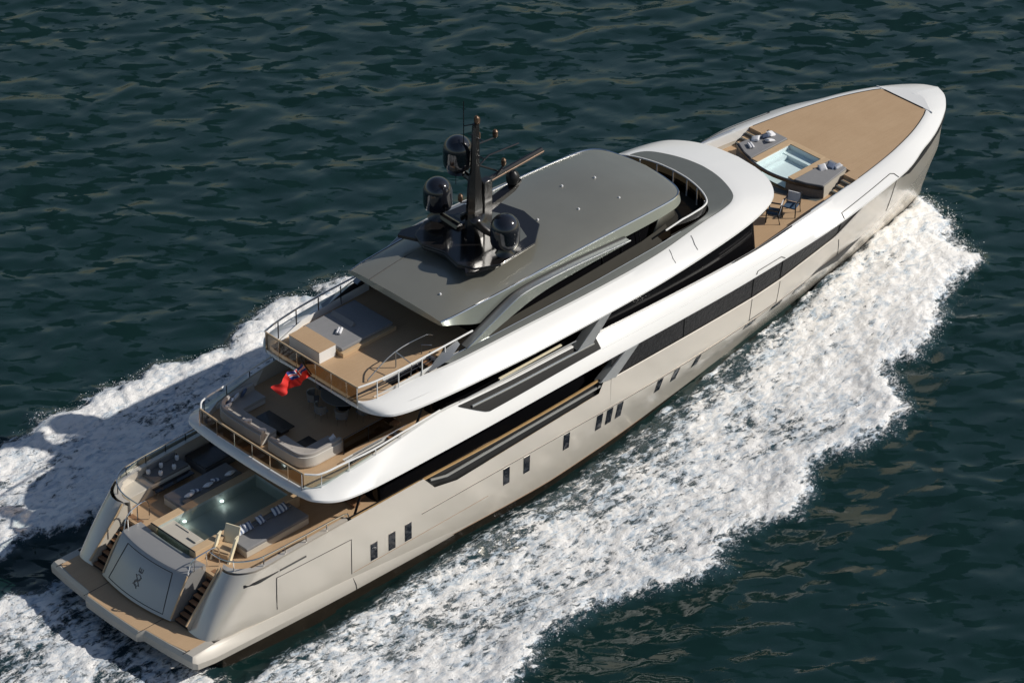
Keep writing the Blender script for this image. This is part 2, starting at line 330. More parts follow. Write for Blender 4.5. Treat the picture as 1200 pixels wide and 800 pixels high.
# hull windows
for sgn in (-1, 1):
    for wx in (11.85, 12.95, 13.95, 20.16, 21.48, 24.12, 26.34, 27.03, 27.73, 30.53, 31.71, 33.26):
        w = MB(); x0, x1, z0, z1 = wx - 0.2, wx + 0.2, 0.98 + max(0, wx - 29) * 0.05, 1.90
        P = [(x, sgn * (side_y(x, z) + 0.02), z) for x, z in ((x0, z0), (x1, z0), (x1, z1), (x0, z1))]; Q = [(x, y - sgn * 0.05, z) for x, y, z in P]
        w.add(P + Q, [(0, 1, 2, 3), (0, 1, 5, 4), (1, 2, 6, 5), (2, 3, 7, 6), (3, 0, 4, 7)]); w.build('hull_window', 'hglass', hull, smooth=False)
    for wx in (37.2, 39.35, 41.3):
        w = MB(); x0, x1, z0, z1 = wx - 0.42, wx + 0.42, 1.62, 1.95
        P = [(x, sgn * (side_y(x, z) + 0.02), z) for x, z in ((x0, z0), (x1, z0), (x1, z1), (x0, z1))]; Q = [(x, y - sgn * 0.05, z) for x, y, z in P]
        w.add(P + Q, [(0, 1, 2, 3), (0, 1, 5, 4), (1, 2, 6, 5), (2, 3, 7, 6), (3, 0, 4, 7)]); w.build('hull_porthole', 'hglass', hull, smooth=False)
    # shell-door outlines: thin grooves
    def groove(pts, name='shell_door_seam', r=0.018):
        g = MB(); full = []
        for (xa, za), (xb, zb_) in zip(pts[:-1], pts[1:]):
            n = max(2, int(math.hypot(xb - xa, zb_ - za) / 0.4))
            full += [(xa + (xb - xa) * k / n, za + (zb_ - za) * k / n) for k in range(n)]
        full.append(pts[-1])
        g.tube([(x, sgn * (side_y(x, z) + 0.003), z) for x, z in full], r, 5).build(name, 'line', hull)
    groove([(6.1, 1.2), (6.1, 2.95), (10.5, 2.78), (10.5, 0.85)])
    groove([(36.9, 3.55), (36.95, 2.15)]); groove([(39.0, 3.6), (39.1, 2.15)]); groove([(36.95, 2.2), (39.1, 2.2)])
    groove([(43.55, 3.9), (44.2, 2.4)]); groove([(48.0, 5.35), (48.3, 3.1)])
    groove([(6.3, 3.28), (7.8, 3.26)], 'vent_slot', 0.05)
# dark recess under the bow flange
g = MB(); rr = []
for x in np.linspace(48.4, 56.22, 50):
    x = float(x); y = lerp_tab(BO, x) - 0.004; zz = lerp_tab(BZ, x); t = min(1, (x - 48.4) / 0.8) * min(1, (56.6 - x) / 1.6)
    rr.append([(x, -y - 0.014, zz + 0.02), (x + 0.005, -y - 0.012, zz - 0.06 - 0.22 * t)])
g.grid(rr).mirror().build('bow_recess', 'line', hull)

# window strip (flush glazing) main deck, starboard and port
for sgn in (-1, 1):
    edges = [27.0, 32.0, 36.9, 39.0, 43.3, 45.15]
    for a, b in zip(edges[:-1], edges[1:]):
        w = MB(); rr = []
        for x in np.linspace(a + 0.03, b - 0.03, 10):
            x = float(x); ys, zs = SH(x); zt = lerp_tab(BZ, x); yt = lerp_tab(BO, x) - 0.10
            if a == 27.0: xs0 = x
            rr.append([(x, sgn * (ys - 0.04), zs - 0.03), (x, sgn * ((ys + yt) / 2 - 0.02), (zs + zt) / 2), (x, sgn * yt, zt + 0.02)])
        w.grid(rr).build('saloon_window', 'wstrip', Y)
    for x in edges[1:-1]:
        ys, zs = SH(x); MB().tube([(x, sgn * (ys - 0.03), zs), (x, sgn * (lerp_tab(BO, x) - 0.09), lerp_tab(BZ, x))], 0.035, 5).build('window_mullion', 'line', Y)
    g = MB(); g.tube([(float(x), sgn * (SH(float(x))[0] + 0.0), SH(float(x))[1] + 0.01) for x in np.linspace(27, 45, 60)], 0.03, 5).build('window_sill', 'hull', Y)

# aft bulwark: scooped dark panel and cap rail
for sgn in (-1, 1):
    cap = [(6.5, sgn * 4.80, 3.78), (10.0, sgn * 4.88, 3.86), (14.5, sgn * 4.84, 3.80), (20, sgn * 4.78, 3.66), (26.6, sgn * 4.78, 3.82), (28.3, sgn * 4.8, 4.1)]
    c = curve(cap, 8)
    g = MB(); rr = [[(x, y - sgn * 0.02, z), (x, y + sgn * 0.08, z + 0.01), (x, y + sgn * 0.10, z - 0.05), (x, y - sgn * 0.02, z - 0.07)] for x, y, z in c if x > 10.4]
    g.grid(rr).build('cap_rail', 'cap', Y)
    g = MB(); rr = []
    for x in np.linspace(14.9, 26.3, 40):
        x = float(x); yl, zl = hull_top(x) if hull_top(x) else (4.98, 3.85)
        zt = float(np.interp(x, [p[0] for p in c], [p[2] for p in c])) - 0.03
        rr.append([(x, sgn * (yl - 0.02), zl), (x, sgn * (yl - 0.10), zl + 0.02), (x, sgn * 4.80, zl + (zt - zl) * 0.45), (x, sgn * 4.84, zt)])
    g.grid(rr).build('balcony_panel', 'silverdk', Y)
    g = MB(); g.tube([(float(x), sgn * 4.88, (3.25 if x > 16.4 else 3.6 - 0.35 * (x - 15.2) / 1.2) + 0.02 * (x - 16)) for x in np.linspace(15.4, 27.2, 24)], 0.07, 8).build('balcony_rail', 'silver', Y)
    g = MB()
    for xa, xb in ((17.0, 18.3), (19.9, 22.0), (22.4, 24.2), (25.0, 26.0)): g.box(xa, xb, sgn * 4.80 - 0.03, sgn * 4.80 + 0.03, 2.92, 3.0)
    g.build('balcony_light', 'teaktrim', Y)
    # inner bulwark face towards the side deck
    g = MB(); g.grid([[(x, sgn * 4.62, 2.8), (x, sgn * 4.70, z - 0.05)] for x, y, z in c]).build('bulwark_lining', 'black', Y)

# ------------------------------------------------------------------ swim platform and transom
def sym(pts): return [(x, -y) for x, y in pts] + [(x, y) for x, y in reversed(pts)]
ol = [(0.62, 0.0), (0.66, 1.75), (0.92, 1.95), (1.05, 3.4), (1.22, 4.9), (1.40, 5.06), (2.4, 5.08), (5.5, 5.12), (10.3, 5.16), (10.7, 5.0)]
pb = MB()
oy = [(0.62, 0.0)] + ol[1:]
top = [(x, -y) for x, y in oy[1:]]; bot = [(x, y) for x, y in reversed(oy[1:])]
poly = bot + [(0.60, 0.0)] + top
# central slab with aft step
def edge_grid(sgn):
    rr = []
    ring = [(0.60, 0.0), (0.64, 1.75), (0.90, 1.95), (1.02, 3.4), (1.2, 4.88), (1.38, 5.04), (2.4, 5.06), (5.0, 5.10), (8.0, 5.13), (10.2, 5.12), (12.5, 5.07), (15.0, 5.02), (18.0, 4.96)]
    zt = [1.1, 1.1, 1.1, 1.1, 1.08, 1.02, 1.0, 0.93, 0.80, 0.66, 0.46, 0.26, 0.02]; zo = [0.92, 0.92, 0.92, 0.9, 0.85, 0.78, 0.62, 0.52, 0.40, 0.28, 0.14, 0.0, -0.12]; zl = [0.55, 0.55, 0.55, 0.5, 0.48, 0.45, 0.32, 0.22, 0.1, 0.0, -0.10, -0.2, -0.24]
    for i, (x, y) in enumerate(ring):
        ix = x + (0.12 if i < 5 else 0.1 if i == 5 else 0); iy = y - (0 if i < 4 else 0.12 if i == 4 else 0.2 if i < 9 else 0.17 if i == 9 else 0.12 if i == 10 else 0.07 if i == 11 else 0.02)
        jy = iy if i < 6 else 4.7; jx = 2.6 if i < 6 else x
        rr.append([(jx, sgn * min(jy, 4.75), 1.1 if i < 7 else zt[i] + 0.05), (ix, sgn * iy, zt[i]), (x, sgn * y, zo[i]), (x + 0.02, sgn * (y - 0.02), zl[i]), (x + 0.9 if i < 6 else x, sgn * min(y - 0.5, 4.6), zl[i] - 0.05)])
    return rr
pb.grid(edge_grid(-1)); pb.grid(edge_grid(1))
for s_ in (-1, 1): MB().tube([(10.55, s_ * 4.90, 0.68), (10.6, s_ * 5.125, 0.29), (10.65, s_ * 5.10, 0.0)], 0.016, 5).build('sponson_seam', 'line', Y)
for s_ in (-1, 1): MB().tube([(float(x), s_ * (side_y(float(x), 0.88) + 0.004), 0.88) for x in np.linspace(10.6, 19, 12)], 0.012, 5).build('hull_pinstripe', 'copper', Y)
plat = pb.build('swim_platform', 'platf', Y, angle=30)
tk = MB(); tk.prism([(1.06, -1.95), (1.17, -3.3), (1.36, -4.35), (2.6, -4.35), (2.6, 4.35), (1.36, 4.35), (1.17, 3.3), (1.06, 1.95), (0.80, 1.75), (0.76, 0), (0.80, -1.75)], 1.104, 1.112)
tk.build('teak_planking', 'teak', plat, smooth=False)
g = MB()
for s_ in (-1, 1): g.box(0.64, 2.3, s_ * 1.86 - 0.015, s_ * 1.86 + 0.015, 1.112, 1.118); g.box(1.1, 1.5, s_ * 4.36 - 0.02, s_ * 4.36 + 0.02, 1.108, 1.118)
g.build('deck_seam', 'line', plat, smooth=False)
# transom block
tb = MB(); rr = []
for y in np.linspace(-2.35, 2.35, 17):
    y = float(y); c = -0.28 * (1 - (y / 2.35) ** 2); s_ = y / 2.35
    rr.append([(2.35 + c, y, 1.12), (2.12 + c, y, 1.25), (2.7 + c, y * 0.985, 2.2), (3.22 + c, y * 0.96, 3.02), (3.32 + c, y * 0.955, 3.10), (3.46 + c, y * 0.95, 3.12), (4.35 + c * .5, y * 0.94, 3.10), (4.35, y * 0.94, 2.8)])
tb.grid(rr)
for e in (rr[0], rr[-1]): tb.add(e + [(4.35, e[0][1], 1.12)], [tuple(range(len(e) + 1))])
trans = tb.build('transom', 'hullshade', Y, angle=28)
def ts(y, f, off=0.0):     # point on sloping transom face, f 0 bottom..1 top
    c = -0.28 * (1 - (y / 2.35) ** 2); z = 1.25 + (3.02 - 1.25) * f
    x = np.interp(z, [1.25, 2.2, 3.02], [2.12, 2.7, 3.22]) + c
    return (float(x) - off, float(y), float(z + off * 0.6))
g = MB(); n = 14
gp = [ts(-1.52 + 3.04 * k / n, 0.97, 0.004) for k in range(n + 1)] + [ts(1.52 + 0.33 * k / 6, 0.97 - 0.9 * k / 6, 0.004) for k in range(1, 7)] + [ts(1.85 - 3.7 * k / n, 0.07, 0.004) for k in range(1, n + 1)] + [ts(-1.85 + 0.33 * k / 6, 0.07 + 0.9 * k / 6, 0.004) for k in range(1, 7)]
g.tube(gp, 0.018, 5, cap=False).build('garage_door_seam', 'line', trans)
# emblem: a crest over a scrolled monogram
g = MB()
def stroke(pts, r=0.02): g.tube([ts(0.1 + (y - 0.05) * 0.85, 0.46 + (f - 0.46) * 0.8, 0.008) for y, f in pts], r * 0.8, 5)
def mono(cy, cf):
    w = 0.30
    arc = lambda a0, a1, r1, r2, oy, of: [(cy + oy + r1 * math.cos(a0 + (a1 - a0) * k / 10), cf + of + r2 * math.sin(a0 + (a1 - a0) * k / 10)) for k in range(11)]
    stroke(arc(0.3, 4.2, 0.17, 0.085, 0, 0.06), 0.028); stroke(arc(1.2, -2.9, 0.17, 0.085, 0, -0.09), 0.028)
    stroke([(cy + 0.24, cf + 0.12), (cy - 0.24, cf - 0.14)], 0.026); stroke([(cy - 0.22, cf + 0.1), (cy + 0.24, cf - 0.16)], 0.026); stroke([(cy + 0.05, cf - 0.13), (cy - 0.12, cf - 0.23)], 0.03)
    stroke([(cy - 0.13, cf + 0.22), (cy + 0.13, cf + 0.22)], 0.035)
    for q in (-0.12, 0, 0.12): stroke([(cy + q, cf + 0.22), (cy + q * 1.15, cf + 0.33)], 0.026)
mono(0.05, 0.46)
g.build('emblem', 'emblem', trans)

# main aft deck slab with hole for the pool, plus side decks
g = MB(); Z0 = 2.8
g.box(4.3, 4.4, -3.2, 3.2, 2.3, Z0); g.box(4.4, 10.2, 1.5, 4.7, 2.6, Z0); g.box(4.4, 10.2, -4.7, -1.5, 2.6, Z0); g.box(10.2, 29, -4.7, 4.7, 2.6, Z0)
md = g.build('main_deck', 'teak', Y, smooth=False)
g = MB(); g.prism([(9, -4.5), (44, -4.2), (50, -2.6), (54, -0.8), (54, 0.8), (50, 2.6), (44, 4.2), (9, 4.5)], 2.3, 2.5); g.build('hull_floor', 'foot', Y)

# stern stairs
for sgn in (-1, 1):
    st = MB(); N = 9; sb = MB()
    for k in range(N):
        xa = 2.35 + (4.75 - 2.35) * k / N; z = 1.1 + (2.8 - 1.1) * (k + 1) / N
        sb.box(xa, xa + 0.262, min(sgn * 2.38, sgn * 3.28), max(sgn * 2.38, sgn * 3.28), z - 0.5, z - 0.02)
    base = sb.build('staircase', 'black', Y, smooth=False)
    for k in range(N):
        xa = 2.35 + (4.75 - 2.35) * k / N; z = 1.1 + (2.8 - 1.1) * (k + 1) / N
        t = MB(); t.box(xa - 0.02, xa + 0.22, min(sgn * 2.42, sgn * 3.24), max(sgn * 2.42, sgn * 3.24), z - 0.018, z + 0.012); t.build('stair_tread', 'teakdk', base, smooth=False)
    # glazed and capped stringer on the outboard quarter
    g = MB(); g.prism_y([(2.35, 1.1), (4.75, 2.8), (4.75, 3.2), (4.2, 3.5), (3.9, 3.1), (2.25, 1.5)], sgn * 3.27, sgn * 3.36); g.build('stair_side', 'beige', Y)
    g = MB(); g.tube([(2.20, sgn * 3.31, 1.45), (3.1, sgn * 3.31, 2.35), (3.9, sgn * 3.31, 3.2), (4.2, sgn * 3.31, 3.58)], 0.055, 6); g.build('stair_cap', 'teaktrim', Y)
    g = MB(); g.tube([(2.16, sgn * 2.33, 1.35), (2.72, sgn * 2.32, 2.28), (3.24, sgn * 2.27, 3.06)], 0.05, 6); g.build('stair_cap', 'teaktrim', Y)
    # side of the deck edge above the stairs
    g = MB(); pth = [(3.35, sgn * 2.2, 3.1), (3.6, sgn * 2.25, 3.7), (4.1, sgn * 2.35, 3.9), (4.9, sgn * 2.4, 3.85), (5.0, sgn * 2.4, 2.85)]
    g.tube(curve(pth, 5), 0.03, 6)
    g.tube([(3.65, sgn * 2.25, 3.12), (3.65, sgn * 2.26, 3.72)], 0.03, 6); g.tube([(4.3, sgn * 2.36, 3.1), (4.3, sgn * 2.36, 3.9)], 0.03, 6)
    g.build('stair_handrail', 'chrome', Y)
    # fairlead opening and mooring bollards
    g = MB(); g.tube([(4.18, sgn * 3.75, 3.05), (4.15, sgn * 4.1, 3.1), (4.5, sgn * 4.60, 3.15), (5.2, sgn * 4.86, 3.2), (6.2, sgn * 4.94, 3.26)], [0.05, 0.17, 0.15, 0.08, 0.03], 8).build('fairlead_recess', 'line', Y)
    g = MB(); g.tube([(4.35, sgn * 4.42, 3.0), (4.3, sgn * 4.5, 3.22)], 0.05, 6); g.tube([(4.2, sgn * 4.0, 3.0), (4.12, sgn * 4.04, 3.2)], 0.05, 6); g.build('fairlead_roller', 'chrome', Y)

# aft inner coaming
for sgn in (-1, 1):
    g = MB(); c = curve([(4.35, sgn * 3.35, 3.55), (4.3, sgn * 3.8, 3.62), (4.55, sgn * 4.3, 3.66), (5.2, sgn * 4.68, 3.7), (6.5, sgn * 4.80, 3.78), (10.4, sgn * 4.86, 3.86)], 5)
    rr = []
    for x, y, z in c:
        k = 1 - 0.22 / max(1, abs(y)) ; xi = x + (0.22 if x < 5 else 0.05)
        rr.append([(x, y, z - 0.1), (x, y, z), (xi, y * 0.95, z + 0.01), (xi, y * 0.945, 2.8)])
    g.grid(rr).build('coaming', 'hull', Y)
    pth = curve([(4.45, sgn * 2.45, 3.85), (4.35, sgn * 3.3, 4.0), (4.5, sgn * 3.95, 4.12), (4.95, sgn * 4.45, 4.2), (5.6, sgn * 4.68, 4.22), (8, sgn * 4.78, 4.22), (10.0, sgn * 4.80, 4.2), (10.45, sgn * 4.80, 4.12), (10.5, sgn * 4.80, 3.9)], 5)
    r1 = MB().tube(pth, 0.036, 8).build('deck_railing', 'chrome', Y)
    for px, py in ((4.5, 3.95), (5.6, 4.68), (6.8, 4.74), (8.0, 4.78), (9.2, 4.79)):
        MB().tube([(px, sgn * py, 3.6), (px, sgn * py, 4.2)], 0.026, 6).build('rail_post', 'chrome' if sgn < 0 else 'darksteel', r1)
    if sgn > 0:
        MB().grid([[(x, y, 3.72), (x, y, 4.17)] for x, y, z in pth if 4.4 < x < 10.3 and abs(y) > 3.9]).build('glass_panel', 'clear', r1)

# aft pool
g = MB(); g.box(4.35, 10.2, 1.12, 1.55, 2.8, 3.40); g.box(4.35, 10.2, -1.55, -1.12, 2.8, 3.40); g.box(10.2, 10.5, -1.55, 1.55, 2.8, 3.36)
pool = g.build('aft_pool', 'teaktrim', Y, bevel=0.02)
g = MB(); v = [(4.44, -1.105), (10.18, -1.105), (10.18, 1.105), (4.44, 1.105)]
g.add([(x, y, 2.72) for x, y in v] + [(x, y, 3.38) for x, y in v], [(0, 1, 2, 3), (0, 1, 5, 4), (1, 2, 6, 5), (2, 3, 7, 6)]); g.build('pool_basin', 'tileaft', pool)
g = MB(); g.box(4.46, 5.35, -1.10, 1.10, 3.16, 3.26); g.build('pool_ledge', 'beige', pool)
g = MB(); g.box(4.9, 5.25, -0.9, -0.35, 3.262, 3.33); g.box(5.2, 5.26, -0.1, 0.8, 3.262, 3.30); g.build('pool_hatch', 'beige', pool, bevel=0.01)
MB().add([(4.5, -1.11, 3.24), (10.19, -1.11, 3.24), (10.19, 1.11, 3.24), (4.5, 1.11, 3.24)], [(0, 1, 2, 3)]).build('pool_water', 'poolw', pool)
g = MB(); g.box(4.36, 4.42, -1.12, 1.12, 2.8, 3.36); g.build('pool_glass_wall', 'clear', pool)
g = MB(); g.tube([(4.38, -1.5, 3.38), (4.38, 1.5, 3.38)], 0.035, 6); g.tube([(4.4, -1.3, 2.85), (4.4, 1.3, 2.85)], 0.04, 6); g.build('glass_frame', 'darksteel', pool)
for lx, ly in ((5.9, 1.05), (8.1, 1.05)):
    MB().lathe((lx, ly, 2.95), [(0.09, -0.02), (0.09, 0.02)], 12).build('pool_light', 'lamp', pool)
    L = bpy.data.lights.new('pool_lamp', 'POINT'); L.energy = 2.2; L.color = (0.95, 1, 1); L.shadow_soft_size = 0.08; L.specular_factor = 0.0
    lo = bpy.data.objects.new('pool_lamp', L); COL.objects.link(lo); lo.location = (lx, ly - 0.15, 2.95)

# ------------------------------------------------------------------ bands (bulwarks of upper and top decks)
def band(rows, deckz, name, inner_w=0.16, under=0.7, bulge=0.05, sub=6, open_rows=None, parent=Y, m='white', outer_h=0.10, cx0=14.5, cx1=35):
    """rows: (bottom outer point, top outer point) starboard from stern centre to bow centre"""
    fine = crom(rows, sub); B = np.array([r[0] for r in fine]); T = np.array([r[1] for r in fine]); n = len(B); g = MB(); rr = []
    tan = np.zeros_like(B); tan[1:-1] = B[2:] - B[:-2]; tan[0] = B[1] - B[0]; tan[-1] = B[-1] - B[-2]; tan[0, 0] = 0; tan[-1, 0] = 0
    for i in range(n):
        t = tan[i] / (np.linalg.norm(tan[i]) + 1e-9); nin = np.array((-t[1], t[0], 0))      # inward for starboard path stern->bow
        cdir = np.array((float(np.clip(B[i][0], cx0, cx1)) - B[i][0], -B[i][1], 0))
        if nin @ cdir < 0: nin = -nin
        b, tp = B[i], T[i]
        b2 = b + np.array((0, 0, outer_h)) + nin * 0.012
        mid = b2 * 0.5 + tp * 0.5 - nin * bulge + np.array((0, 0, bulge * 0.6))
        ti = tp + nin * inner_w; tj = ti + nin * 0.02
        dz = deckz(b[0]) if callable(deckz) else deckz
        f = lambda p: (float(p[0]), float(min(p[1], 0)), float(p[2]))
        rr.append([f(b + nin * under + np.array((0, 0, 0.04))), f(b + nin * 0.02), f(b), f(b2), f(b2 * .75 + tp * .25 - nin * bulge * .75 + np.array((0, 0, bulge * .4))), f(mid), f(b2 * .25 + tp * .75 - nin * bulge * .75 + np.array((0, 0, bulge * .4))), f(tp), f(ti), f((tj[0], tj[1], min(dz, ti[2] - 0.02)))])
    g.grid(rr).mirror()
    return g.build(name, m, parent, angle=30), B, T

TB = [((12.95, 0, 7.62), (12.80, 0, 8.02)), ((12.93, -1.6, 7.62), (12.80, -1.6, 8.02)), ((12.92, -2.7, 7.62), (12.82, -2.7, 8.02)), ((13.1, -3.6, 7.6), (12.98, -3.1, 8.03)), ((13.8, -4.35, 7.55), (13.6, -3.42, 8.06)),
      ((15.9, -4.72, 7.5), (15.5, -3.62, 8.18)), ((19.3, -4.93, 7.46), (18.2, -3.96, 8.26)), ((22, -5.02, 7.44), (22, -4.05, 8.25)), ((27, -5.06, 7.46), (27, -4.16, 8.24)), ((31, -4.98, 7.5), (31, -4.05, 8.22)),
      ((35.6, -4.62, 7.56), (34.6, -3.62, 8.24)), ((38.0, -4.22, 7.6), (36.7, -3.42, 8.28)), ((39.5, -3.65, 7.64), (37.45, -3.05, 8.30)), ((40.3, -2.75, 7.66), (37.95, -2.15, 8.32)), ((40.75, -1.6, 7.68), (38.28, -1.1, 8.32)), ((40.95, 0, 7.68), (38.4, 0, 8.32))]
topband, tB, tT = band(TB, 8.0, 'top_deck_bulwark', bulge=0.035)
MBR = [((8.72, 0, 5.12), (9.02, 0, 5.46)), ((8.78, -2.3, 5.12), (9.05, -2.2, 5.46)), ((8.9, -3.7, 5.14), (9.12, -3.3, 5.46)), ((9.02, -4.3, 5.22), (9.3, -3.75, 5.48)), ((9.75, -4.8, 5.10), (9.9, -4.0, 5.54)), ((10.7, -4.98, 5.0), (10.9, -4.15, 5.70)),
       ((12.3, -5.08, 4.95), (13, -4.32, 6.0)), ((16, -5.1, 4.9), (16.6, -4.38, 6.42)), ((18.5, -5.1, 4.88), (18.8, -4.38, 6.28)), ((21, -5.08, 4.86), (21, -4.38, 6.15)), ((24.5, -5.07, 4.86), (24.5, -4.38, 6.08)), ((27, -5.06, 4.85), (27, -4.32, 5.93)),
       ((31, -5.05, 4.82), (31, -4.40, 5.86)), ((35, -5.05, 4.84), (35, -4.44, 5.82)), ((38.2, -5.03, 4.93), (38.2, -4.42, 5.86)), ((41, -5.0, 5.05), (41, -4.24, 5.96)), ((43, -4.97, 5.2), (43, -4.06, 6.0)), ((45, -4.88, 5.4), (45, -3.86, 6.0)), ((47, -4.6, 5.45), (46.8, -3.62, 5.98)),
       ((49.3, -4.15, 5.46), (48.8, -3.28, 5.98)), ((51.1, -3.45, 5.47), (50.4, -2.90, 5.97)), ((52.2, -3.08, 5.48), (51.5, -2.58, 5.97)), ((53.4, -2.55, 5.49), (52.6, -2.16, 5.97)), ((54.6, -1.88, 5.5), (53.5, -1.70, 5.97)),
       ((55.3, -1.38, 5.5), (53.9, -1.2, 5.98)), ((55.95, -0.72, 5.5), (54.3, -0.6, 5.99)), ((56.3, 0, 5.5), (54.45, 0, 6.0))]
midband, mB, mT = band(MBR, lambda x: 5.3, 'upper_deck_bulwark', bulge=0.03, cx0=11.5, cx1=50)
# faint crease along the mid band
for sgn in (-1, 1):
    def bandpt(x, f, off=0.0):
        i = np.interp(x, mB[12:, 0], np.arange(12, len(mB))); i0 = int(i); t = i - i0; i1 = min(i0 + 1, len(mB) - 1)
        b = mB[i0] * (1 - t) + mB[i1] * t; tp = mT[i0] * (1 - t) + mT[i1] * t
        b = b + np.array((0, 0.0, 0.10)); p = b * (1 - f) + tp * f
        return (float(x), float(sgn * (-(p[1]) + 0.03 * math.sin(math.pi * f) + off)), float(p[2] + 0.018 * math.sin(math.pi * f)))
    MB().tube([bandpt(float(x), 0.42, 0.004) for x in np.linspace(26.6, 43, 50)], 0.012, 5).build('band_crease', 'silver', midband)
    # forward tender hatch outline
    gp = [bandpt(43.4, 0.02, 0.01), bandpt(43.45, 0.30, 0.01)] + [bandpt(43.45 + 4.3 * k / 10, 0.30 + 0.12 * k / 10, 0.012) for k in range(1, 11)] + [bandpt(47.95, 0.3, 0.01), bandpt(48.05, 0.0, 0.01)]
    MB().tube(gp, 0.022, 5).build('hatch_seam', 'line', midband)
    gp = [bandpt(36.95, 0.03, 0.01), bandpt(37.1, 0.14, 0.01), bandpt(38.8, 0.14, 0.01), bandpt(39.0, 0.0, 0.01)]
    MB().tube(gp, 0.02, 5).build('hatch_seam', 'line', midband)
    # upper scoop: dark panel sunk into the band, with rails
    g = MB(); rr = []
    for x in np.linspace(17.6, 26.5, 34):
        x = float(x); a = 0.985; t = min(1, max(0, (x - 17.6) / 1.5)); lo_ = 0.95 - 0.56 * t + 0.012 * max(0, x - 19)
        rr.append([bandpt(x, lo_ + (a - lo_) * k / 6, 0.035) for k in range(7)])
    g.grid(rr).build('balcony_panel', 'scoopm', midband)
    MB().tube([bandpt(float(x), 0.80, 0.06) for x in np.linspace(18.3, 26.2, 14)], 0.075, 8).build('balcony_rail', 'silver', midband)
    MB().tube([bandpt(float(x), 0.84, 0.12) for x in np.linspace(18.3, 26.2, 14)], 0.03, 6).build('balcony_rail', 'chrome', midband)
    MB().tube([(float(x), sgn * 4.3, 6.36 - 0.02 * (x - 18)) for x in np.linspace(17.8, 26.2, 10)], 0.035, 6).build('cap_rail', 'silver', midband)
    MB().box(20.4, 24.4, sgn * 4.22 - 0.05, sgn * 4.22 + 0.05, 6.34, 6.40).build('handrail_pad', 'cream', midband)
    # panel seams on the top band
    def tpt(x, f, off=0.006):
        i = np.interp(x, tB[30:, 0], np.arange(30, len(tB))); i0 = int(i); t = i - i0; b = tB[i0] * (1 - t) + tB[i0 + 1] * t + np.array((0, 0, .1)); tp = tT[i0] * (1 - t) + tT[i0 + 1] * t
        p = b * (1 - f) + tp * f; return (float(x), float(sgn * (-p[1] + 0.035 * math.sin(math.pi * f) + off)), float(p[2] + 0.02 * math.sin(math.pi * f)))
    MB().tube([tpt(31.6, 0.38), tpt(31.62, 0.6), tpt(31.75, 0.85), tpt(31.8, 1.0)], 0.012, 5).build('panel_seam', 'line', topband)
    MB().tube([tpt(33.2, 0.34), tpt(33.25, 0.6), tpt(33.4, 0.85), tpt(33.45, 1.0)], 0.012, 5).build('panel_seam', 'line', topband)

# deck slabs
def slab(B, T, z0, z1, name, m, inset=0.25, xmax=None, xmin=None, use='T', ztop=None):
    P = [(float(p[0]), float(p[1])) for p in (T if use == 'T' else B)]
    P = [(x, min(y + inset, 0)) for x, y in P]
    if xmax: P = [q for q in P if q[0] <= xmax]; P.append((xmax, P[-1][1])) ; P.append((xmax, 0))
    if xmin: P = [q for q in P if q[0] >= xmin]; P = [(xmin, 0), (xmin, P[0][1])] + P
    full = P + [(x, -y) for x, y in reversed(P) if abs(y) > 1e-6]
    return MB().prism(full, z0, z1).build(name, m, Y, smooth=False)
# top deck: teak floor, aft floor with stairwell
def deck_with_hole(outer_fn, x0, x1, hole, z0, z1, name, m):
    hx0, hx1, hy0, hy1 = hole; g = MB(); N = 60; xsx = sorted(set(list(np.linspace(x0, x1, N)) + [hx0, hx1]))
    for a, b in zip(xsx[:-1], xsx[1:]):
        ya, yb = outer_fn(a), outer_fn(b)
        segs = [(-1, 1)]
        if a >= hx0 - 1e-6 and b <= hx1 + 1e-6:
            g.prism([(a, -ya), (b, -yb), (b, hy0), (a, hy0)], z0, z1); g.prism([(a, hy1), (b, hy1), (b, yb), (a, ya)], z0, z1)
        else: g.prism([(a, -ya), (b, -yb), (b, yb), (a, ya)], z0, z1)
    return g.build(name, m, Y, smooth=False)
tin = lambda x: float(np.interp(x, [12.85, 13.1, 13.6, 15.5, 18.2, 27, 34.6, 36.7], [2.9, 3.05, 3.25, 3.42, 3.7, 3.7, 3.3, 3.2]))
deck_with_hole(tin, 12.86, 36.6, (14.9, 18.0, -3.0, -2.15), 7.85, 8.0, 'top_deck', 'teak')
deck_with_hole(lambda x: float(np.interp(x, [20.4, 27, 34.6, 36.5], [3.6, 3.6, 3.25, 3.1])), 20.4, 36.5, (21.0, 21.02, -0.01, 0.01), 8.001, 8.006, 'side_deck_shade_sheet', 'olive')  # dark sheet over the teak, its colour stands in for shade on the deck
# underside ceiling / structure of top deck
deck_with_hole(lambda x: float(np.interp(x, [13.0, 13.6, 15, 20, 31, 36, 38, 39.5, 40.5], [2.6, 3.8, 4.3, 4.6, 4.6, 4.3, 3.9, 3.2, 1.6])), 13.05, 40.5, (14.9, 18.0, -3.0, -2.15), 7.62, 7.846, 'top_deck_ceiling', 'white')
min_ = lambda x: float(np.interp(x, [9.02, 9.2, 9.75, 10.7, 13, 16, 30, 38], [2.9, 3.4, 3.75, 4.0, 4.15, 4.2, 4.2, 4.05]))
deck_with_hole(min_, 9.05, 37.9, (11.9, 15.2, -3.45, -2.75), 5.25, 5.4, 'upper_deck', 'teak')
deck_with_hole(lambda x: float(np.interp(x, [8.8, 9.2, 9.8, 10.5, 12, 30, 44], [2.4, 3.5, 4.2, 4.6, 4.85, 4.85, 4.6])), 8.9, 44, (11.9, 15.2, -3.45, -2.75), 5.0, 5.246, 'upper_deck_ceiling', 'white')
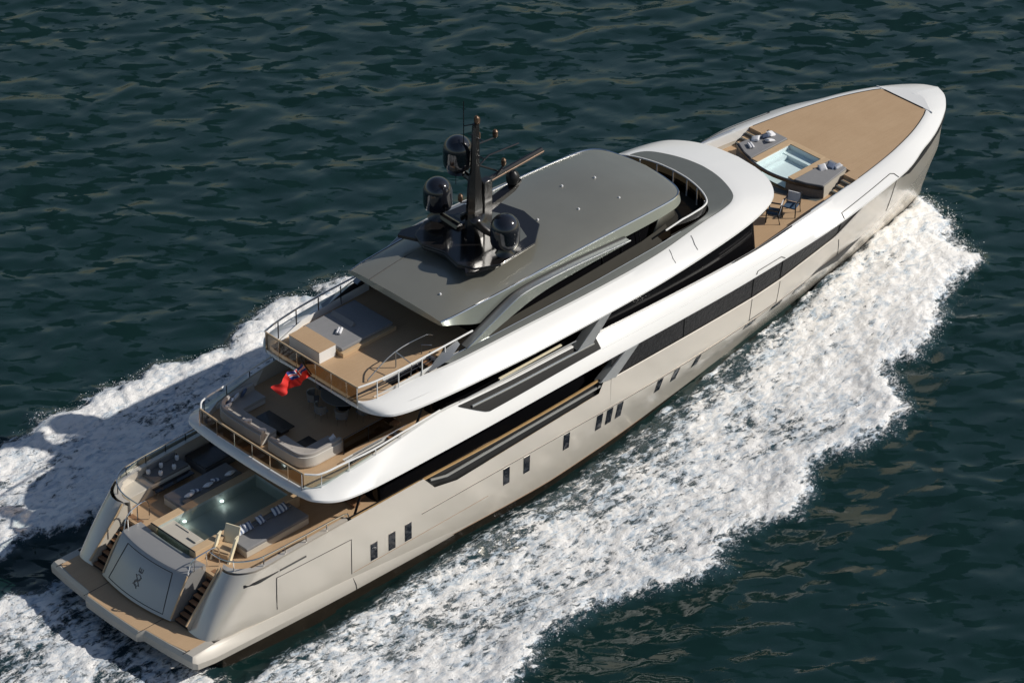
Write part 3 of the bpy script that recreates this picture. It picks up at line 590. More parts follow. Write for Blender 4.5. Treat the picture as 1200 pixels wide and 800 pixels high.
# foredeck: lounge level and raised teak deck
fo = lambda x: float(np.interp(x, mT[:, 0][30:], -mT[:, 1][30:])) - 0.19
g = MB(); xx = list(np.linspace(37.9, 46.4, 20)); P = [(x, -fo(x)) for x in xx]; g.prism(P + [(x, -y) for x, y in reversed(P)], 5.2, 5.3); lounge = g.build('lounge_deck', 'teak', Y, smooth=False)
g = MB(); xx = list(np.linspace(46.25, 53.55, 24)); P = [(x, -fo(x) - 0.02) for x in xx]; P[-1] = (53.55, -fo(53.55) - 0.02)
P = [(45.75, -fo(45.75) - 0.02)] + P; P = [(46.25, -2.78), (45.75, -2.78)] + P
g.prism(P + [(x, -y) for x, y in reversed(P)], 5.4, 5.965); fd = g.build('foredeck', 'teak', Y, smooth=False)
g = MB(); g.tube([(53.56, -1.3, 5.975), (53.56, 1.3, 5.975)], 0.035, 6); g.tube([(float(x), -fo(float(x)) - 0.0, 5.975) for x in np.linspace(46.0, 53.5, 20)], 0.022, 5); g.tube([(float(x), fo(float(x)), 5.975) for x in np.linspace(46.0, 53.5, 20)], 0.022, 5); g.build('deck_border', 'line', fd)
g = MB(); pp = [(float(q[0]) + 0.03, float(q[1])) for q in mT if q[0] > 53.2 and q[1] < -0.001]; pp = [(53.553, pp[0][1] + 0.05)] + [q for q in pp if q[0] > 53.6] + [(54.5, 0)]; pp = [(x + 0.02, y - 0.06) if abs(y) > 0.1 else (x + 0.06, y) for x, y in pp]; g.prism(pp + [(x, -y) for x, y in reversed(pp[:-1])], 5.7, 5.995); g.build('bow_deck_plate', 'white', fd)
# inner bulwark lining by the lounge
for sgn in (-1, 1):
    g = MB(); rr = [[(float(x), sgn * (fo(float(x)) - 0.0), 5.28), (float(x), sgn * (fo(float(x)) + 0.05), float(np.interp(x, mT[:, 0][30:], mT[:, 2][30:])) - 0.005)] for x in np.linspace(37.5, 46.2, 20)]
    g.grid(rr).build('bulwark_lining', 'beige', Y)
    MB().tube([(float(x), sgn * (fo(float(x)) + 0.12), float(np.interp(x, mT[:, 0][30:], mT[:, 2][30:])) + 0.12) for x in (41.8, 42.4, 43.2, 44.1, 44.9)], 0.03, 6).build('side_handrail', 'chrome', Y)
    MB().tube([(float(x), sgn * (fo(float(x)) + 0.2), float(np.interp(x, mT[:, 0][30:], mT[:, 2][30:])) + 0.10) for x in (36, 37.5, 39, 40.2)], 0.035, 6).build('side_handrail', 'darksteel', Y)
    # lounge steps
    sb = MB()
    for k in range(3):
        sb.box(44.75 + 0.34 * k + 0.001 * k, 45.09 + 0.34 * k if k < 2 else 45.74, min(sgn * 2.86, sgn * (fo(45.4) - 0.02)), max(sgn * 2.86, sgn * (fo(45.4) - 0.02)), 5.3, 5.3 + 0.16 * (k + 1))
    s_ = sb.build('lounge_steps', 'deckgrey', Y, smooth=False)
    for k in range(3):
        MB().box(44.84 + 0.341 * k, 45.07 + 0.341 * k, min(sgn * 2.9, sgn * (fo(45.4) - 0.04)), max(sgn * 2.9, sgn * (fo(45.4) - 0.04)), 5.3 + 0.16 * (k + 1), 5.312 + 0.16 * (k + 1)).build('stair_tread', 'teaktrim', s_, smooth=False)

# forward hot tub island
g = MB(); aft = [(44.15, -2.9), (43.75, -2.1), (43.42, -1.15)]
g.prism([(43.75, -2.1), (43.42, -1.1), (46.28, -1.1), (46.28, -2.55), (44.15, -2.9)], 5.3, 5.93)
g.prism([(44.15, 2.9), (46.28, 2.55), (46.28, 1.1), (43.42, 1.1), (43.75, 2.1)], 5.3, 5.93); g.box(46.02, 46.28, -1.1, 1.1, 5.3, 5.95)
tub = g.build('hot_tub', 'beige', Y, smooth=False)
g = MB(); g.box(43.55, 46.3, 1.02, 1.42, 5.932, 5.975); g.box(43.55, 46.3, -1.42, -1.02, 5.932, 5.975); g.box(46.0, 46.34, -1.02, 1.02, 5.952, 5.975); g.build('tub_surround', 'teaktrim', tub, bevel=0.01)
v = [(43.35, -1.06), (46.0, -1.06), (46.0, 1.06), (43.35, 1.06)]
g = MB(); g.add([(x, y, 5.42) for x, y in v] + [(x, y, 5.93) for x, y in v], [(0, 1, 2, 3), (0, 1, 5, 4), (1, 2, 6, 5), (2, 3, 7, 6)]); g.box(45.5, 45.99, -1.05, 1.05, 5.43, 5.66); g.box(43.6, 45.5, 0.72, 1.05, 5.43, 5.62); g.build('tub_basin', 'tilefwd', tub)
MB().quad((43.3, -1.05, 5.84), (45.99, -1.05, 5.84), (45.99, 1.05, 5.84), (43.3, 1.05, 5.84)).build('tub_water', 'tubw', tub)
g = MB(); g.grid([[(x, y, 5.3), (x, y, 5.92)] for x, y in ((43.42, -1.1), (43.31, -0.5), (43.28, 0), (43.31, 0.5), (43.42, 1.1))]); g.build('tub_glass', 'clear', tub)
c = curve([(44.12, -2.92, 5.93), (43.72, -2.1, 5.93), (43.38, -1.1, 5.93), (43.24, 0, 5.93), (43.38, 1.1, 5.93), (43.72, 2.1, 5.93), (44.12, 2.92, 5.93)], 5)
g = MB(); g.grid([[(x - 0.02, y, z - 0.16), (x - 0.08, y, z - 0.1), (x - 0.06, y, z + 0.03), (x + 0.06, y, z + 0.03)] for x, y, z in c]); g.build('tub_coping', 'black', tub)
MB().grid([[(x - 0.05, y, 5.302), (x - 0.45, y * 0.97, 5.304)] for x, y, z in c]).build('tub_plinth', 'deckgrey', tub)
for sg in (-1,): MB().grid([[(x - 0.06, y, 5.31), (x - 0.03, y, 5.76)] for x, y, z in c if abs(y) > 1.0 and y < 0]).build('tub_side_panel', 'fabricdk', tub)
g = MB(); g.grid([[(x - 0.06, y, 5.31), (x - 0.03, y, 5.76)] for x, y, z in c if y > 1.0]); g.build('tub_side_panel', 'fabricdk', tub)

# grey panel forward of the top deck and grey side strips
gp = [(float(p[0]) - 0.02, float(p[1]) + 0.17, float(p[2]) + 0.012) for p in tT if p[0] > 17.3 and p[1] < -0.0001]
inn = []
rimx = curve([(17.3, -3.55, 8.4), (18.6, -3.74, 8.58), (20, -3.86, 8.62), (22, -3.9, 8.64), (27, -3.96, 8.66), (31, -3.82, 8.64), (33, -3.58, 8.52), (34.4, -3.38, 8.40), (35.5, -3.05, 8.38), (36.05, -2.2, 8.36), (36.45, -1.0, 8.36), (36.55, 0, 8.36)], 8)
def resample(pts, n):
    P = np.array(pts); d = np.r_[0, np.cumsum(np.linalg.norm(np.diff(P, axis=0), axis=1))]; t = np.linspace(0, d[-1], n)
    return [tuple(float(np.interp(q, d, P[:, k])) for k in range(3)) for q in t]
o_side = [p for p in gp if p[0] <= 36.6 and p[1] < -3.2]; o_fr = [p for p in gp if p[0] > 36.6] + [(38.36, 0, 8.33)]
o_fr.sort(key=lambda p: p[1])
A = resample([p for p in gp] + [(38.36, 0, 8.332)], 70); Bq = resample(rimx, 70)
i_c = 44
A1 = resample([p for p in gp if p[0] <= 36.3], 40) ; A2 = resample(sorted([p for p in gp if p[0] > 36.3], key=lambda p: p[1]) + [(38.36, 0, 8.332)], 30)
B1 = resample([p for p in rimx if p[0] <= 34.9], 40); B2 = resample([p for p in rimx if p[0] > 34.9], 30)
g = MB(); g.grid([[a, b] for a, b in zip(A1 + A2, B1 + B2)]).mirror().build('forward_deck_panel', 'deckgrey', Y, angle=50)
for sgn in (-1, 1): MB().grid([[(x, sgn * -y, z), (x, sgn * (-y - 0.06), 8.0)] for x, y, z in B1]).build('coaming_lining', 'foot', Y)
# smoked glass screen inside the top deck rail + posts + rail
scr = curve([(32.6, -3.30, 8.9), (34.2, -3.28, 8.9), (35.3, -3.08, 8.9), (35.85, -2.3, 8.92), (36.2, -1.1, 8.94), (36.3, 0, 8.94)], 6)
scr_full = scr + [(x, -y, z) for x, y, z in reversed(scr[:-1])]
g = MB(); g.grid([[(x, y, 8.0), (x, y, z - 0.03)] for x, y, z in scr_full]); screen = g.build('windscreen', 'smoke', Y, angle=50)
MB().grid([[(x - 0.0, y * 1.012, 8.0), (x, y * 1.012, 8.40)] for x, y, z in scr_full]).build('windscreen_base', 'foot', screen)
fr = [p for p in scr_full if p[0] > 33.2]
MB().tube([(32.2, -3.36, 8.82)] + fr + [(32.2, 3.36, 8.82)], 0.045, 8).build('windscreen_rail', 'white', screen)
for y in (-2.9, -1.9, -1.0, 0.0, 1.0, 1.9, 2.8):
    x = float(np.interp(abs(y), [0, 1.1, 2.3, 3.08], [36.28, 36.18, 35.83, 35.28])); MB().box(x - 0.06, x - 0.02, y - 0.03, y + 0.03, 8.0, 8.9).build('rail_post', 'white', screen)
MB().tube([(17.3, -3.56, 8.41), (18.6, -3.75, 8.59), (20, -3.87, 8.63), (22, -3.91, 8.65), (27, -3.97, 8.67), (31, -3.83, 8.65), (33, -3.59, 8.53)], 0.02, 6).build('coaming_edge', 'chrome', screen)

# ------------------------------------------------------------------ superstructure
def house(name, pts, z0, z1, dx0, dx1, lean, m='bglass'):
    """half outline (starboard, aft to bow centre) extruded with the top leaning in"""
    c = curve([(x, -y, 0) for x, y in pts], 5); g = MB(); L = []
    for z, k in ((z0, 0), (z1, 1)):
        L.append([(x - k * lean * (0.2 if x < pts[0][0] + 3 else (x - pts[0][0]) / (pts[-1][0] - pts[0][0])), y * (1 - 0.04 * k), z) for x, y, _ in c])
    g.grid(list(map(list, zip(*L)))).mirror()
    ring = [p for p in L[1]]; full = ring + [(x, -y, z) for x, y, z in reversed(ring) if abs(y) > 1e-6]
    g.add(full, [tuple(range(len(full)))])
    return g.build(name, m, Y, angle=25)
house('saloon_glazing', [(13.2, 0), (13.2, 2.5), (13.25, 3.75), (14, 3.85), (20, 3.85), (27.5, 3.85), (27.6, 0)], 2.8, 5.0, 0, 0, 0)
house('upper_house_glazing', [(17.2, 0), (17.2, 2.2), (17.25, 3.1), (18, 3.5), (24, 3.75), (28, 4.0), (34, 4.05), (37.9, 3.86), (38.25, 3.7), (38.6, 2.6), (39.2, 1.4), (39.5, 0)], 5.4, 7.62, 0, 0, 0.15)
house('sky_lounge_glazing', [(20.4, 0), (20.4, 2.0), (20.5, 2.75), (21.5, 2.85), (28, 2.85), (31.5, 2.7), (33.2, 2.2), (33.9, 1.2), (34.2, 0)], 8.0, 9.75, 0, 0, 0.8)
for sgn in (-1, 1): MB().grid([[(x, sgn * y0, 8.0), (x, sgn * y1, z)] for x, y0, y1, z in ((20.2, 3.3, 3.1, 8.15), (22, 3.35, 3.0, 8.25), (27, 3.35, 3.0, 8.42), (31, 3.3, 2.95, 8.55), (33, 3.0, 2.6, 8.5))]).build('side_coaming', 'olive', Y)
# frames on the sky lounge side and corner windscreen plate
g = MB()
for sgn in (-1, 1):
    for x in (28.5, 29.8, 31.0): g.tube([(x, sgn * 2.86, 8.2), (x - 0.1, sgn * 2.78, 9.6)], 0.025, 5)
g.build('window_frames', 'silverdk', Y)
for sgn in (-1, 1):
    g = MB(); P = [(31.9, sgn * 2.85, 8.6), (33.9, sgn * 2.3, 8.45), (34.2, sgn * 1.9, 9.0), (32.6, sgn * 2.7, 9.62)]; g.quad(*P); g.build('corner_windscreen', 'roof', Y, solid=0.06)
    MB().box(17.25, 19.0, sgn * 3.1 - 0.03, sgn * 3.1 + 0.03, 5.4, 7.62).build('wind_door', 'bglass', Y)
# hardtop
RX = [17.9, 18.6, 20.2, 22, 24.5, 27, 29.5, 31.5, 32.9, 33.45, 33.8, 34.02, 34.22, 34.3]
RY = [2.95, 3.05, 3.12, 3.18, 3.22, 3.22, 3.18, 3.12, 3.02, 2.86, 2.56, 2.1, 1.1, 0.02]
RZ = [10.02, 10.05, 10.10, 10.15, 10.22, 10.24, 10.2, 10.14, 10.08, 10.05, 10.03, 10.02, 10.01, 10.0]
SK = [0.10, 0.35, 0.95, 0.82, 0.62, 0.52, 0.50, 0.48, 0.42, 0.36, 0.3, 0.25, 0.22, 0.2]
rows_r = []
for x, y, z, s_ in zip(RX, RY, RZ, SK):
    cam_ = 0.34 * min(1, (x - 17.0) / 3) * min(1, (34.9 - x) / 3.0)
    prof = [(0.0, z + cam_), (0.35, z + cam_ * 0.93), (0.62, z + cam_ * 0.74), (0.85, z + cam_ * 0.40), (0.965, z + cam_ * 0.12), (1.0, z)]
    r = [(x, -y * f, zz) for f, zz in prof]
    r += [(x, -(y + 0.06), z - 0.03), (x - 0.03, -(y + 0.22), z - s_), (x - 0.05, -(y + 0.02), z - s_ - 0.06), (x, -y * 0.5, z - 0.25), (x, 0, z - 0.25)]
    rows_r.append(r)
fine = crom(rows_r, 5); split = 5
g = MB(); g.grid([[tuple(map(float, p)) for p in r[:6]] for r in fine]).mirror(); 
hard = g.build('hardtop', 'roof', Y, angle=60)
g = MB(); g.grid([[tuple(map(float, p)) for p in r[6:]] for r in fine]).mirror()
e = [tuple(map(float, p)) for p in fine[0][:6]]; e2 = [tuple(map(float, p)) for p in fine[0][6:]]
g.add(e + e2, [tuple(range(len(e) + len(e2)))]); g.add([(x, -y, z) for x, y, z in e + e2], [tuple(range(len(e) + len(e2)))])
g.build('hardtop_skirt', 'skirt', hard, angle=40)
g = MB(); g.tube([tuple(map(float, (np.array(r[5]) + np.array(r[6])) / 2)) for r in fine], 0.05, 6).mirror(); g.build('hardtop_trim', 'chrome', hard)
# centre seam and recessed panels aft
zr = lambda x, y: float(np.interp(x, RX, RZ)) + 0.34 * min(1, (x - 17.0) / 3) * min(1, (34.9 - x) / 3.0) * (1 - (abs(y) / 3.1) ** 2.2)
MB().tube([(x, 1.72, zr(x, 1.72) + 0.006) for x in np.linspace(17.9, 23.6, 12).tolist()], 0.03, 5).build('roof_seam', 'line', hard)
for x, y in ((26.5, -0.5), (29.5, 0.9), (28.6, -1.1), (19.2, -1.6), (31.2, 0.4), (30.8, -1.6)):
    MB().lathe((x, y, zr(x, y)), [(0.06, 0), (0.06, 0.05), (0.03, 0.09)], 8).build('roof_light', 'pillow', hard)
# silver arch blades
for sgn in (-1, 1):
    ya, yb = sgn * 3.50, sgn * 3.84
    outer = curve([(18.75, 0, 8.62), (20.2, 0, 9.22), (21.7, 0, 9.80), (22.3, 0, 9.94), (23.4, 0, 9.99), (26, 0, 9.94), (29.3, 0, 9.74)], 6)
    inner = curve([(19.9, 0, 8.62), (21.2, 0, 8.98), (22.6, 0, 9.34), (23.8, 0, 9.52), (25.2, 0, 9.60), (27.2, 0, 9.66), (29.3, 0, 9.71)], 6)
    N_ = len(outer); g = MB(); rr = []
    for a, b in zip(outer, inner):
        w = 1.0
        rr.append([(a[0], ya - sgn * 0.03, a[2] - 0.02), (a[0], yb, a[2]), (b[0], yb, b[2]), (b[0], ya, b[2]), (a[0], ya - sgn * 0.03, a[2] - 0.02)])
    g.grid(rr); arch = g.build('arch_support', 'skirt', Y, angle=25)
    MB().grid([[(a[0], ya - sgn * 0.0, a[2] + 0.012), (a[0], yb, a[2] + 0.012)] for a in outer]).build('arch_top_face', 'silver', arch)
    MB().tube([(a[0], yb, a[2] + 0.005) for a in outer], 0.022, 5).build('arch_edge', 'chrome', arch)
    MB().tube([(a[0], ya - sgn * 0.05, a[2] + 0.01) for a in outer], 0.06, 6).build('arch_gap', 'line', arch)
    # foot of the arch
    g = MB(); g.grid([[(16.6, sgn * 3.45, 8.2), (16.7, sgn * 3.75, 8.36)], [(17.5, sgn * 3.42, 8.75), (17.7, sgn * 3.80, 8.50)], [(18.5, sgn * 3.42, 8.98), (18.5, sgn * 3.62, 8.86)]]); g.build('arch_foot', 'silver', arch)
    # diagonal struts on upper and main deck
    g = MB(); g.prism_y([(25.0, 6.0), (26.0, 5.95), (27.6, 7.50), (26.9, 7.50)], sgn * 4.25, sgn * 4.72); s1 = g.build('diagonal_strut', 'silver', Y, bevel=0.02)
    g = MB(); g.prism_y([(26.2, 3.75), (27.3, 3.60), (28.9, 4.86), (28.0, 4.86)], sgn * 4.62, sgn * 5.035); g.build('diagonal_strut', 'silver', Y, bevel=0.02)
    # overhang posts
    for (xa, ya_, za, xb, yb_, zb_) in ((11.6, 3.9, 2.8, 12.4, 4.0, 5.0), (15.6, 3.6, 5.4, 16.6, 3.7, 7.6)):
        MB().tube([(xa, sgn * ya_, za), (xb, sgn * yb_, zb_)], 0.06, 6).build('overhang_post', 'darksteel', Y)

# ------------------------------------------------------------------ mast
g = MB(); zt = 11.05
pl = [(21.0, 0.0), (20.7, -1.2), (21.0, -2.0), (22.1, -2.55), (24.5, -2.35), (25.8, -1.35), (26.1, 0)]
full = pl + [(x, -y) for x, y in reversed(pl[1:-1])]
g.prism([(20.9 + (x - 20.9) * 0.9, y * 0.92) for x, y in full], zt - 0.3, zt - 0.12); g.prism(full, zt - 0.12, zt)
mastb = g.build('mast_platform', 'mast', Y, bevel=0.03)
g = MB(); g.prism([(23.4, -1.9), (24.6, -1.7), (25.1, -0.6), (25.1, 0.6), (24.6, 1.7), (23.4, 1.9)], zt, zt + 0.012); g.build('platform_panel', 'deckgrey', mastb)
g = MB(); g.prism([(21.0, 1.5), (20.5, 2.6), (20.9, 2.8), (22.2, 2.5)], zt - 0.22, zt - 0.06); g.build('platform_wing', 'mast', mastb)
g = MB(); g.prism([(21.0, -1.3), (20.5, -1.9), (20.8, -2.1), (22.2, -2.3)], zt - 0.22, zt - 0.06); g.build('platform_wing', 'mast', mastb)
g = MB(); g.prism([(21.6, -0.9), (24.0, -0.9), (24.4, 0), (24.0, 0.9), (21.6, 0.9)], 10.3, zt - 0.28); g.build('platform_pedestal', 'mast', mastb)
g = MB(); c = [(0.46, 11.0, 0.34), (0.40, 12.4, 0.30), (0.34, 14.0, 0.25), (0.21, 14.6, 0.18), (0.17, 16.8, 0.14), (0.15, 17.0, 0.12)]
rr = []
for hx, z, hy in c:
    x = 22.85 + (z - 11) * 0.02; rr.append([(x - hx, 0, z), (x - hx * .6, -hy, z), (x + hx * .6, -hy, z), (x + hx, 0, z), (x + hx * .6, hy, z), (x - hx * .6, hy, z), (x - hx, 0, z)])
g.grid(rr); g.add(rr[-1][:6], [(0, 1, 2, 3, 4, 5)]); mast = g.build('mast', 'mast', Y, angle=20)
g = MB(); g.box(23.2, 23.75, -0.32, 0.12, 11, 13.9); g.build('mast_column', 'mast', mast, bevel=0.05)
g = MB(); rr = []
for k in range(9):
    t = k / 8; rr.append([(22.3 + 1.0 * t, -0.3 - 1.0 * t, 12.3 - 1.1 * t ** 0.6), (23.2 + 0.5 * t, -0.3 - 1.0 * t, 12.3 - 1.1 * t ** 0.6)])
g.grid(rr).mirror(); g.build('mast_fin', 'mast', mast, solid=0.08)
def dome(x, y, z, r=0.69, h=1.58):
    prof = [(r * 0.72, 0), (r * 0.92, 0.06), (r * 0.98, 0.18), (r, 0.4), (r, h - r)] + [(r * math.cos(a), h - r + r * math.sin(a)) for a in np.linspace(0.12, math.pi / 2 - 0.03, 9)]
    d = MB().lathe((x, y, z), prof, 32).build('satellite_dome', 'dome', Y, angle=30); return d
for x, y, z in ((22.9, -2.0, 11.5), (22.85, 2.4, 11.55), (22.75, 0.95, 14.45)):
    d = dome(x, y, z); MB().lathe((x, y, z - 0.5 if z < 13 else z - 0.25), [(0.5, 0), (0.34, 0.2), (0.3, 0.5 if z < 13 else 0.25)], 16).build('dome_base', 'mast', d)
MB().tube([(22.9, 1.0, 11.05), (22.85, 2.4, 11.2)], [0.22, 0.18], 8).build('dome_arm', 'mast', mastb)
MB().tube([(22.9, 0.1, 14.0), (22.8, 0.9, 14.28)], [0.18, 0.16], 8).build('dome_bracket', 'mast', mast)
# radar scanner and small aerials
g = MB(); g.prism_y([(23.4, 12.4), (25.2, 12.75), (25.7, 13.0), (25.7, 12.85), (25.3, 12.55), (23.4, 12.05)], -0.22, 0.22); rb = g.build('radar_bracket', 'mast', Y)
MB().lathe((25.35, 0, 12.92), [(0.30, 0), (0.33, 0.3), (0.25, 0.48), (0.12, 0.6)], 16).build('radar_gearbox', 'silverdk', rb)
MB().tube([(23.75, 0, 13.68), (27.2, 0, 13.85)], 0.16, 10).build('radar_scanner', 'mast', rb); MB().tube([(23.78, -0.15, 13.70), (27.2, -0.15, 13.87)], 0.028, 5).build('scanner_lip', 'bronze', rb)
g = MB(); g.tube([(22.9, 0, 14.6), (23.8, 0, 15.0), (25.7, 0, 14.85)], 0.04, 6); g.tube([(22.9, 0, 13.9), (23.9, 0, 13.5), (24.5, -0.2, 14.2)], 0.05, 6); g.tube([(22.9, 0, 14.9), (24.4, 0, 13.9)], 0.045, 6)
g.tube([(22.9, 0, 15.9), (24.3, 0.1, 15.7)], 0.04, 6); g.tube([(22.95, -0.6, 15.4), (22.95, 0.6, 15.4)], 0.035, 6); g.tube([(22.95, -0.45, 16.3), (22.95, 0.45, 16.3)], 0.03, 6); g.tube([(22.9, 0, 13.4), (24.6, -0.1, 14.0), (24.6, -0.1, 14.5)], 0.04, 6); g.build('aerial_arms', 'darksteel', mast)
for x, y, z, r in ((24.3, 0.1, 15.7, 0.13), (24.5, -0.25, 14.25, 0.12), (23.0, -0.02, 17.0, 0.12), (22.1, 0.1, 13.2, 0.12), (23.15, 0, 16.1, 0.09), (23.12, 0, 16.9, 0.09)):
    MB().lathe((x, y, z), [(r * 0.6, 0), (r, 0.08), (r, 0.32), (r * 0.5, 0.4)], 10).build('mast_light', 'bronze', mast)
MB().tube([(22.55, 0.35, 15.9), (22.55, 0.35, 18.2)], 0.022, 5).build('whip_aerial', 'darksteel', mast)
g = MB(); g.tube([(22.9, 0, 17.0), (22.55, 0.35, 16.9)], 0.025, 5); g.tube([(22.9, -0.05, 12.9), (22.1, 0.1, 13.15)], 0.03, 5); g.build('aerial_bracket', 'darksteel', mast)
MB().tube([(22.2, 0.5, 13.9), (22.2, 0.5, 15.2)], 0.015, 5).build('whip_aerial', 'darksteel', mast)

# ------------------------------------------------------------------ balustrades: aft top deck, aft upper deck
def balustrade(pts, z0, zt, posts, glass='smoke', cap='teaktrim', capr=0.035, name='balustrade', postm='chrome', below=0.02):
    c = curve([(x, y, 0) for x, y in pts], 4); gl = MB().grid([[(x, y, z0 + below), (x, y, zt - 0.04)] for x, y, _ in c]).build(name, glass, Y, angle=60)
    MB().tube([(x, y, zt) for x, y, _ in c], capr, 6).build('cap_rail', cap, gl)
    for x, y in posts: MB().tube([(x, y, z0 - 0.1), (x, y, zt)], 0.026, 6).build('rail_post', postm, gl)
    return gl
bt = balustrade([(12.72, 3.02), (12.68, 1.5), (12.68, 0), (12.68, -1.5), (12.72, -3.12)], 8.02, 8.98, [(12.68, y) for y in (3.0, 2.1, 0.9, -0.35, -1.4, -2.4, -3.1)], capr=0.045)
for sgn, m_ in ((-1, 'white'), (1, 'chrome')):
    c = curve([(12.72, sgn * 3.12, 8.98), (13.6, sgn * 3.3, 9.0), (15.2, sgn * 3.45, 9.05), (17.2, sgn * 3.5, 9.1), (19.4, sgn * 3.5, 9.12)], 4)
    o = MB().tube(c, 0.045, 8).build('side_railing', m_, Y)
    for x in (13.7, 14.9, 16.3, 17.7): MB().tube([(x, sgn * float(np.interp(x, [12.7, 13.6, 15.2, 19], [3.12, 3.3, 3.45, 3.5])), 8.0), (x, sgn * float(np.interp(x, [12.7, 13.6, 15.2, 19], [3.12, 3.3, 3.45, 3.5])), 9.02)], 0.03, 6).build('rail_post', m_ if sgn < 0 else 'darksteel', o)
    if sgn < 0: MB().tube([(12.75, -3.0, 8.5), (15, -3.3, 8.55), (19, -3.4, 8.6)], 0.03, 6).build('mid_rail', 'darksteel', o)
balustrade([(9.12, 3.55), (9.05, 2.0), (9.03, 0), (9.05, -2.0), (9.12, -3.45)], 5.46, 6.25, [(9.04, y) for y in (3.5, 2.3, 1.1, -0.1, -1.3, -2.5, -3.4)], capr=0.05)
for sgn, m_ in ((-1, 'white'), (1, 'white')):
    c = curve([(9.12, sgn * 3.5, 6.27), (9.6, sgn * 3.95, 6.26), (10.8, sgn * 4.1, 6.28), (12.5, sgn * 4.25, 6.3), (14.4, sgn * 4.3, 6.42), (16.6, sgn * 4.3, 6.5)], 4)
    o = MB().tube(c, 0.045, 8).build('side_railing', m_, Y)
    for x in (9.7, 11.2, 12.7, 14.2):
        y = float(np.interp(x, [9.6, 10.8, 12.5, 16], [3.95, 4.1, 4.25, 4.3])); MB().tube([(x, sgn * y, 5.5), (x, sgn * y, 6.3)], 0.026, 6).build('rail_post', 'darksteel' if sgn > 0 else 'chrome', o)
    MB().grid([[(x, y * 0.985, 5.45), (x, y * 0.985, z - 0.05)] for x, y, z in c if x < 12.8]).build('glass_panel', 'clear', o)
# port inner bulwark linings on the aft decks
for z0, pts, zt in ((5.4, [(9.7, 3.68), (10.6, 3.98), (12.8, 4.14), (16, 4.18)], [5.55, 5.75, 6.05, 6.38]), (8.0, [(13.7, 3.1), (15.3, 3.38), (17.5, 3.45), (19.5, 3.5)], [8.1, 8.32, 8.42, 8.45])):
    for sgn in (-1, 1): MB().grid([[(x, sgn * y, z0), (x - 0.05, sgn * (y + 0.03), t)] for (x, y), t in zip(pts, zt)]).build('bulwark_lining', 'beige' if z0 < 6 else 'white', Y)
# stairwell on the upper deck (starboard) and balustrade
g = MB()
for k in range(9): g.box(12.1 + 0.33 * k, 12.45 + 0.33 * k, -3.44, -2.76, 2.9 + 0.27 * k, 3.0 + 0.27 * k)
st = g.build('inner_staircase', 'teakdk', Y, smooth=False)
balustrade([(12.2, -2.68), (13.6, -2.68), (15.4, -2.68)], 5.4, 6.25, [(12.2, -2.68), (13.7, -2.68), (15.4, -2.68)], cap='darksteel', capr=0.025, name='stair_balustrade', postm='darksteel')
for z in (5.9, 6.3): MB().tube([(12.0, -3.5, z - 0.4), (15.3, -3.5, z - 0.35)], 0.022, 5).build('stair_rail', 'chrome', st)
g = MB()
for k in range(8): g.box(15.0 + 0.35 * k, 15.35 + 0.35 * k, -2.98, -2.17, 5.7 + 0.27 * k, 5.8 + 0.27 * k)
st2 = g.build('inner_staircase', 'teakdk', Y, smooth=False)
g = MB(); g.box(14.85, 18.05, -3.05, -2.1, 7.05, 7.12); g.box(14.85, 18.05, -2.14, -2.1, 7.121, 7.84); g.box(14.85, 14.89, -3.05, -2.141, 7.121, 7.84); g.box(14.891, 18.05, -3.05, -3.01, 7.121, 7.84); g.build('stair_light_block', 'black', st2, smooth=False)  # black box added under the stairwell to stop sun reaching the deck below
g = MB(); g.tube(curve([(14.3, -2.05, 8.05), (14.3, -2.05, 8.15), (15.9, -2.05, 8.85), (17.9, -2.05, 8.9), (18.3, -2.05, 8.7)], 4), 0.028, 6); g.tube([(16.0, -2.05, 8.0), (16.0, -2.05, 8.87)], 0.03, 6); g.tube([(16.0, -2.05, 8.86), (16.0, -3.1, 8.7), (15.9, -3.15, 8.1)], 0.028, 6)
g.tube([(17.6, -2.05, 8.0), (17.6, -2.05, 8.5), (17.9, -2.4, 8.5)], 0.028, 6); g.build('stair_rail', 'silver', st2)

# ================================================================== loose things on the decks
def rbox(name, x0, x1, y0, y1, z0, z1, m, parent, bevel=0.05): return MB().box(x0, x1, y0, y1, z0, z1).build(name, m, parent, bevel=bevel, seg=3)
def pillow_mesh(w=0.5, d=0.45, h=0.16):
    g = MB(); N = 8; 
    for s_ in (1, -1):
        rr = []
        for i in range(N + 1):
            r = []
            for j in range(N + 1):
                u = -1 + 2 * i / N; v = -1 + 2 * j / N; e = max(0, (1 - u ** 4) * (1 - v ** 4)) ** 0.5
                pin = 1 - 0.10 * (u * u * (1 - v * v) + v * v * (1 - u * u)) 
                r.append((u * w / 2 * (1 - 0.08 * (1 - v * v)), v * d / 2 * (1 - 0.08 * (1 - u * u)), s_ * h / 2 * e))
            rr.append(r)
        g.grid(rr)
    return g
pmesh = {}
def pillow(loc, label, m='pillow', rot=(0, 0, 0), size=(0.5, 0.45, 0.16), group=None, name='cushion', cat='cushion'):
    key = (m, size)
    if key not in pmesh:
        o = pillow_mesh(*size).build(name, m); pmesh[key] = o.data
    else: o = bpy.data.objects.new(name, pmesh[key]); COL.objects.link(o)
    o.location = loc; o.rotation_euler = rot; tag(o, label, cat, group); return o
def towel(loc, rot, label, group=None, m='pillow'):
    g = MB(); g.tube([(-0.24, 0, 0.06), (-0.2, 0, 0.07), (0.2, 0, 0.07), (0.24, 0, 0.06)], [0.05, 0.075, 0.075, 0.05], 10)
    g.tube([(-0.22, 0.13, 0.06), (-0.18, 0.13, 0.065), (0.2, 0.12, 0.065), (0.22, 0.12, 0.06)], [0.045, 0.065, 0.065, 0.045], 10)
    o = g.build('rolled_towel', m); o.location = loc; o.rotation_euler = (0, 0, rot); return tag(o, label, 'towel', group)

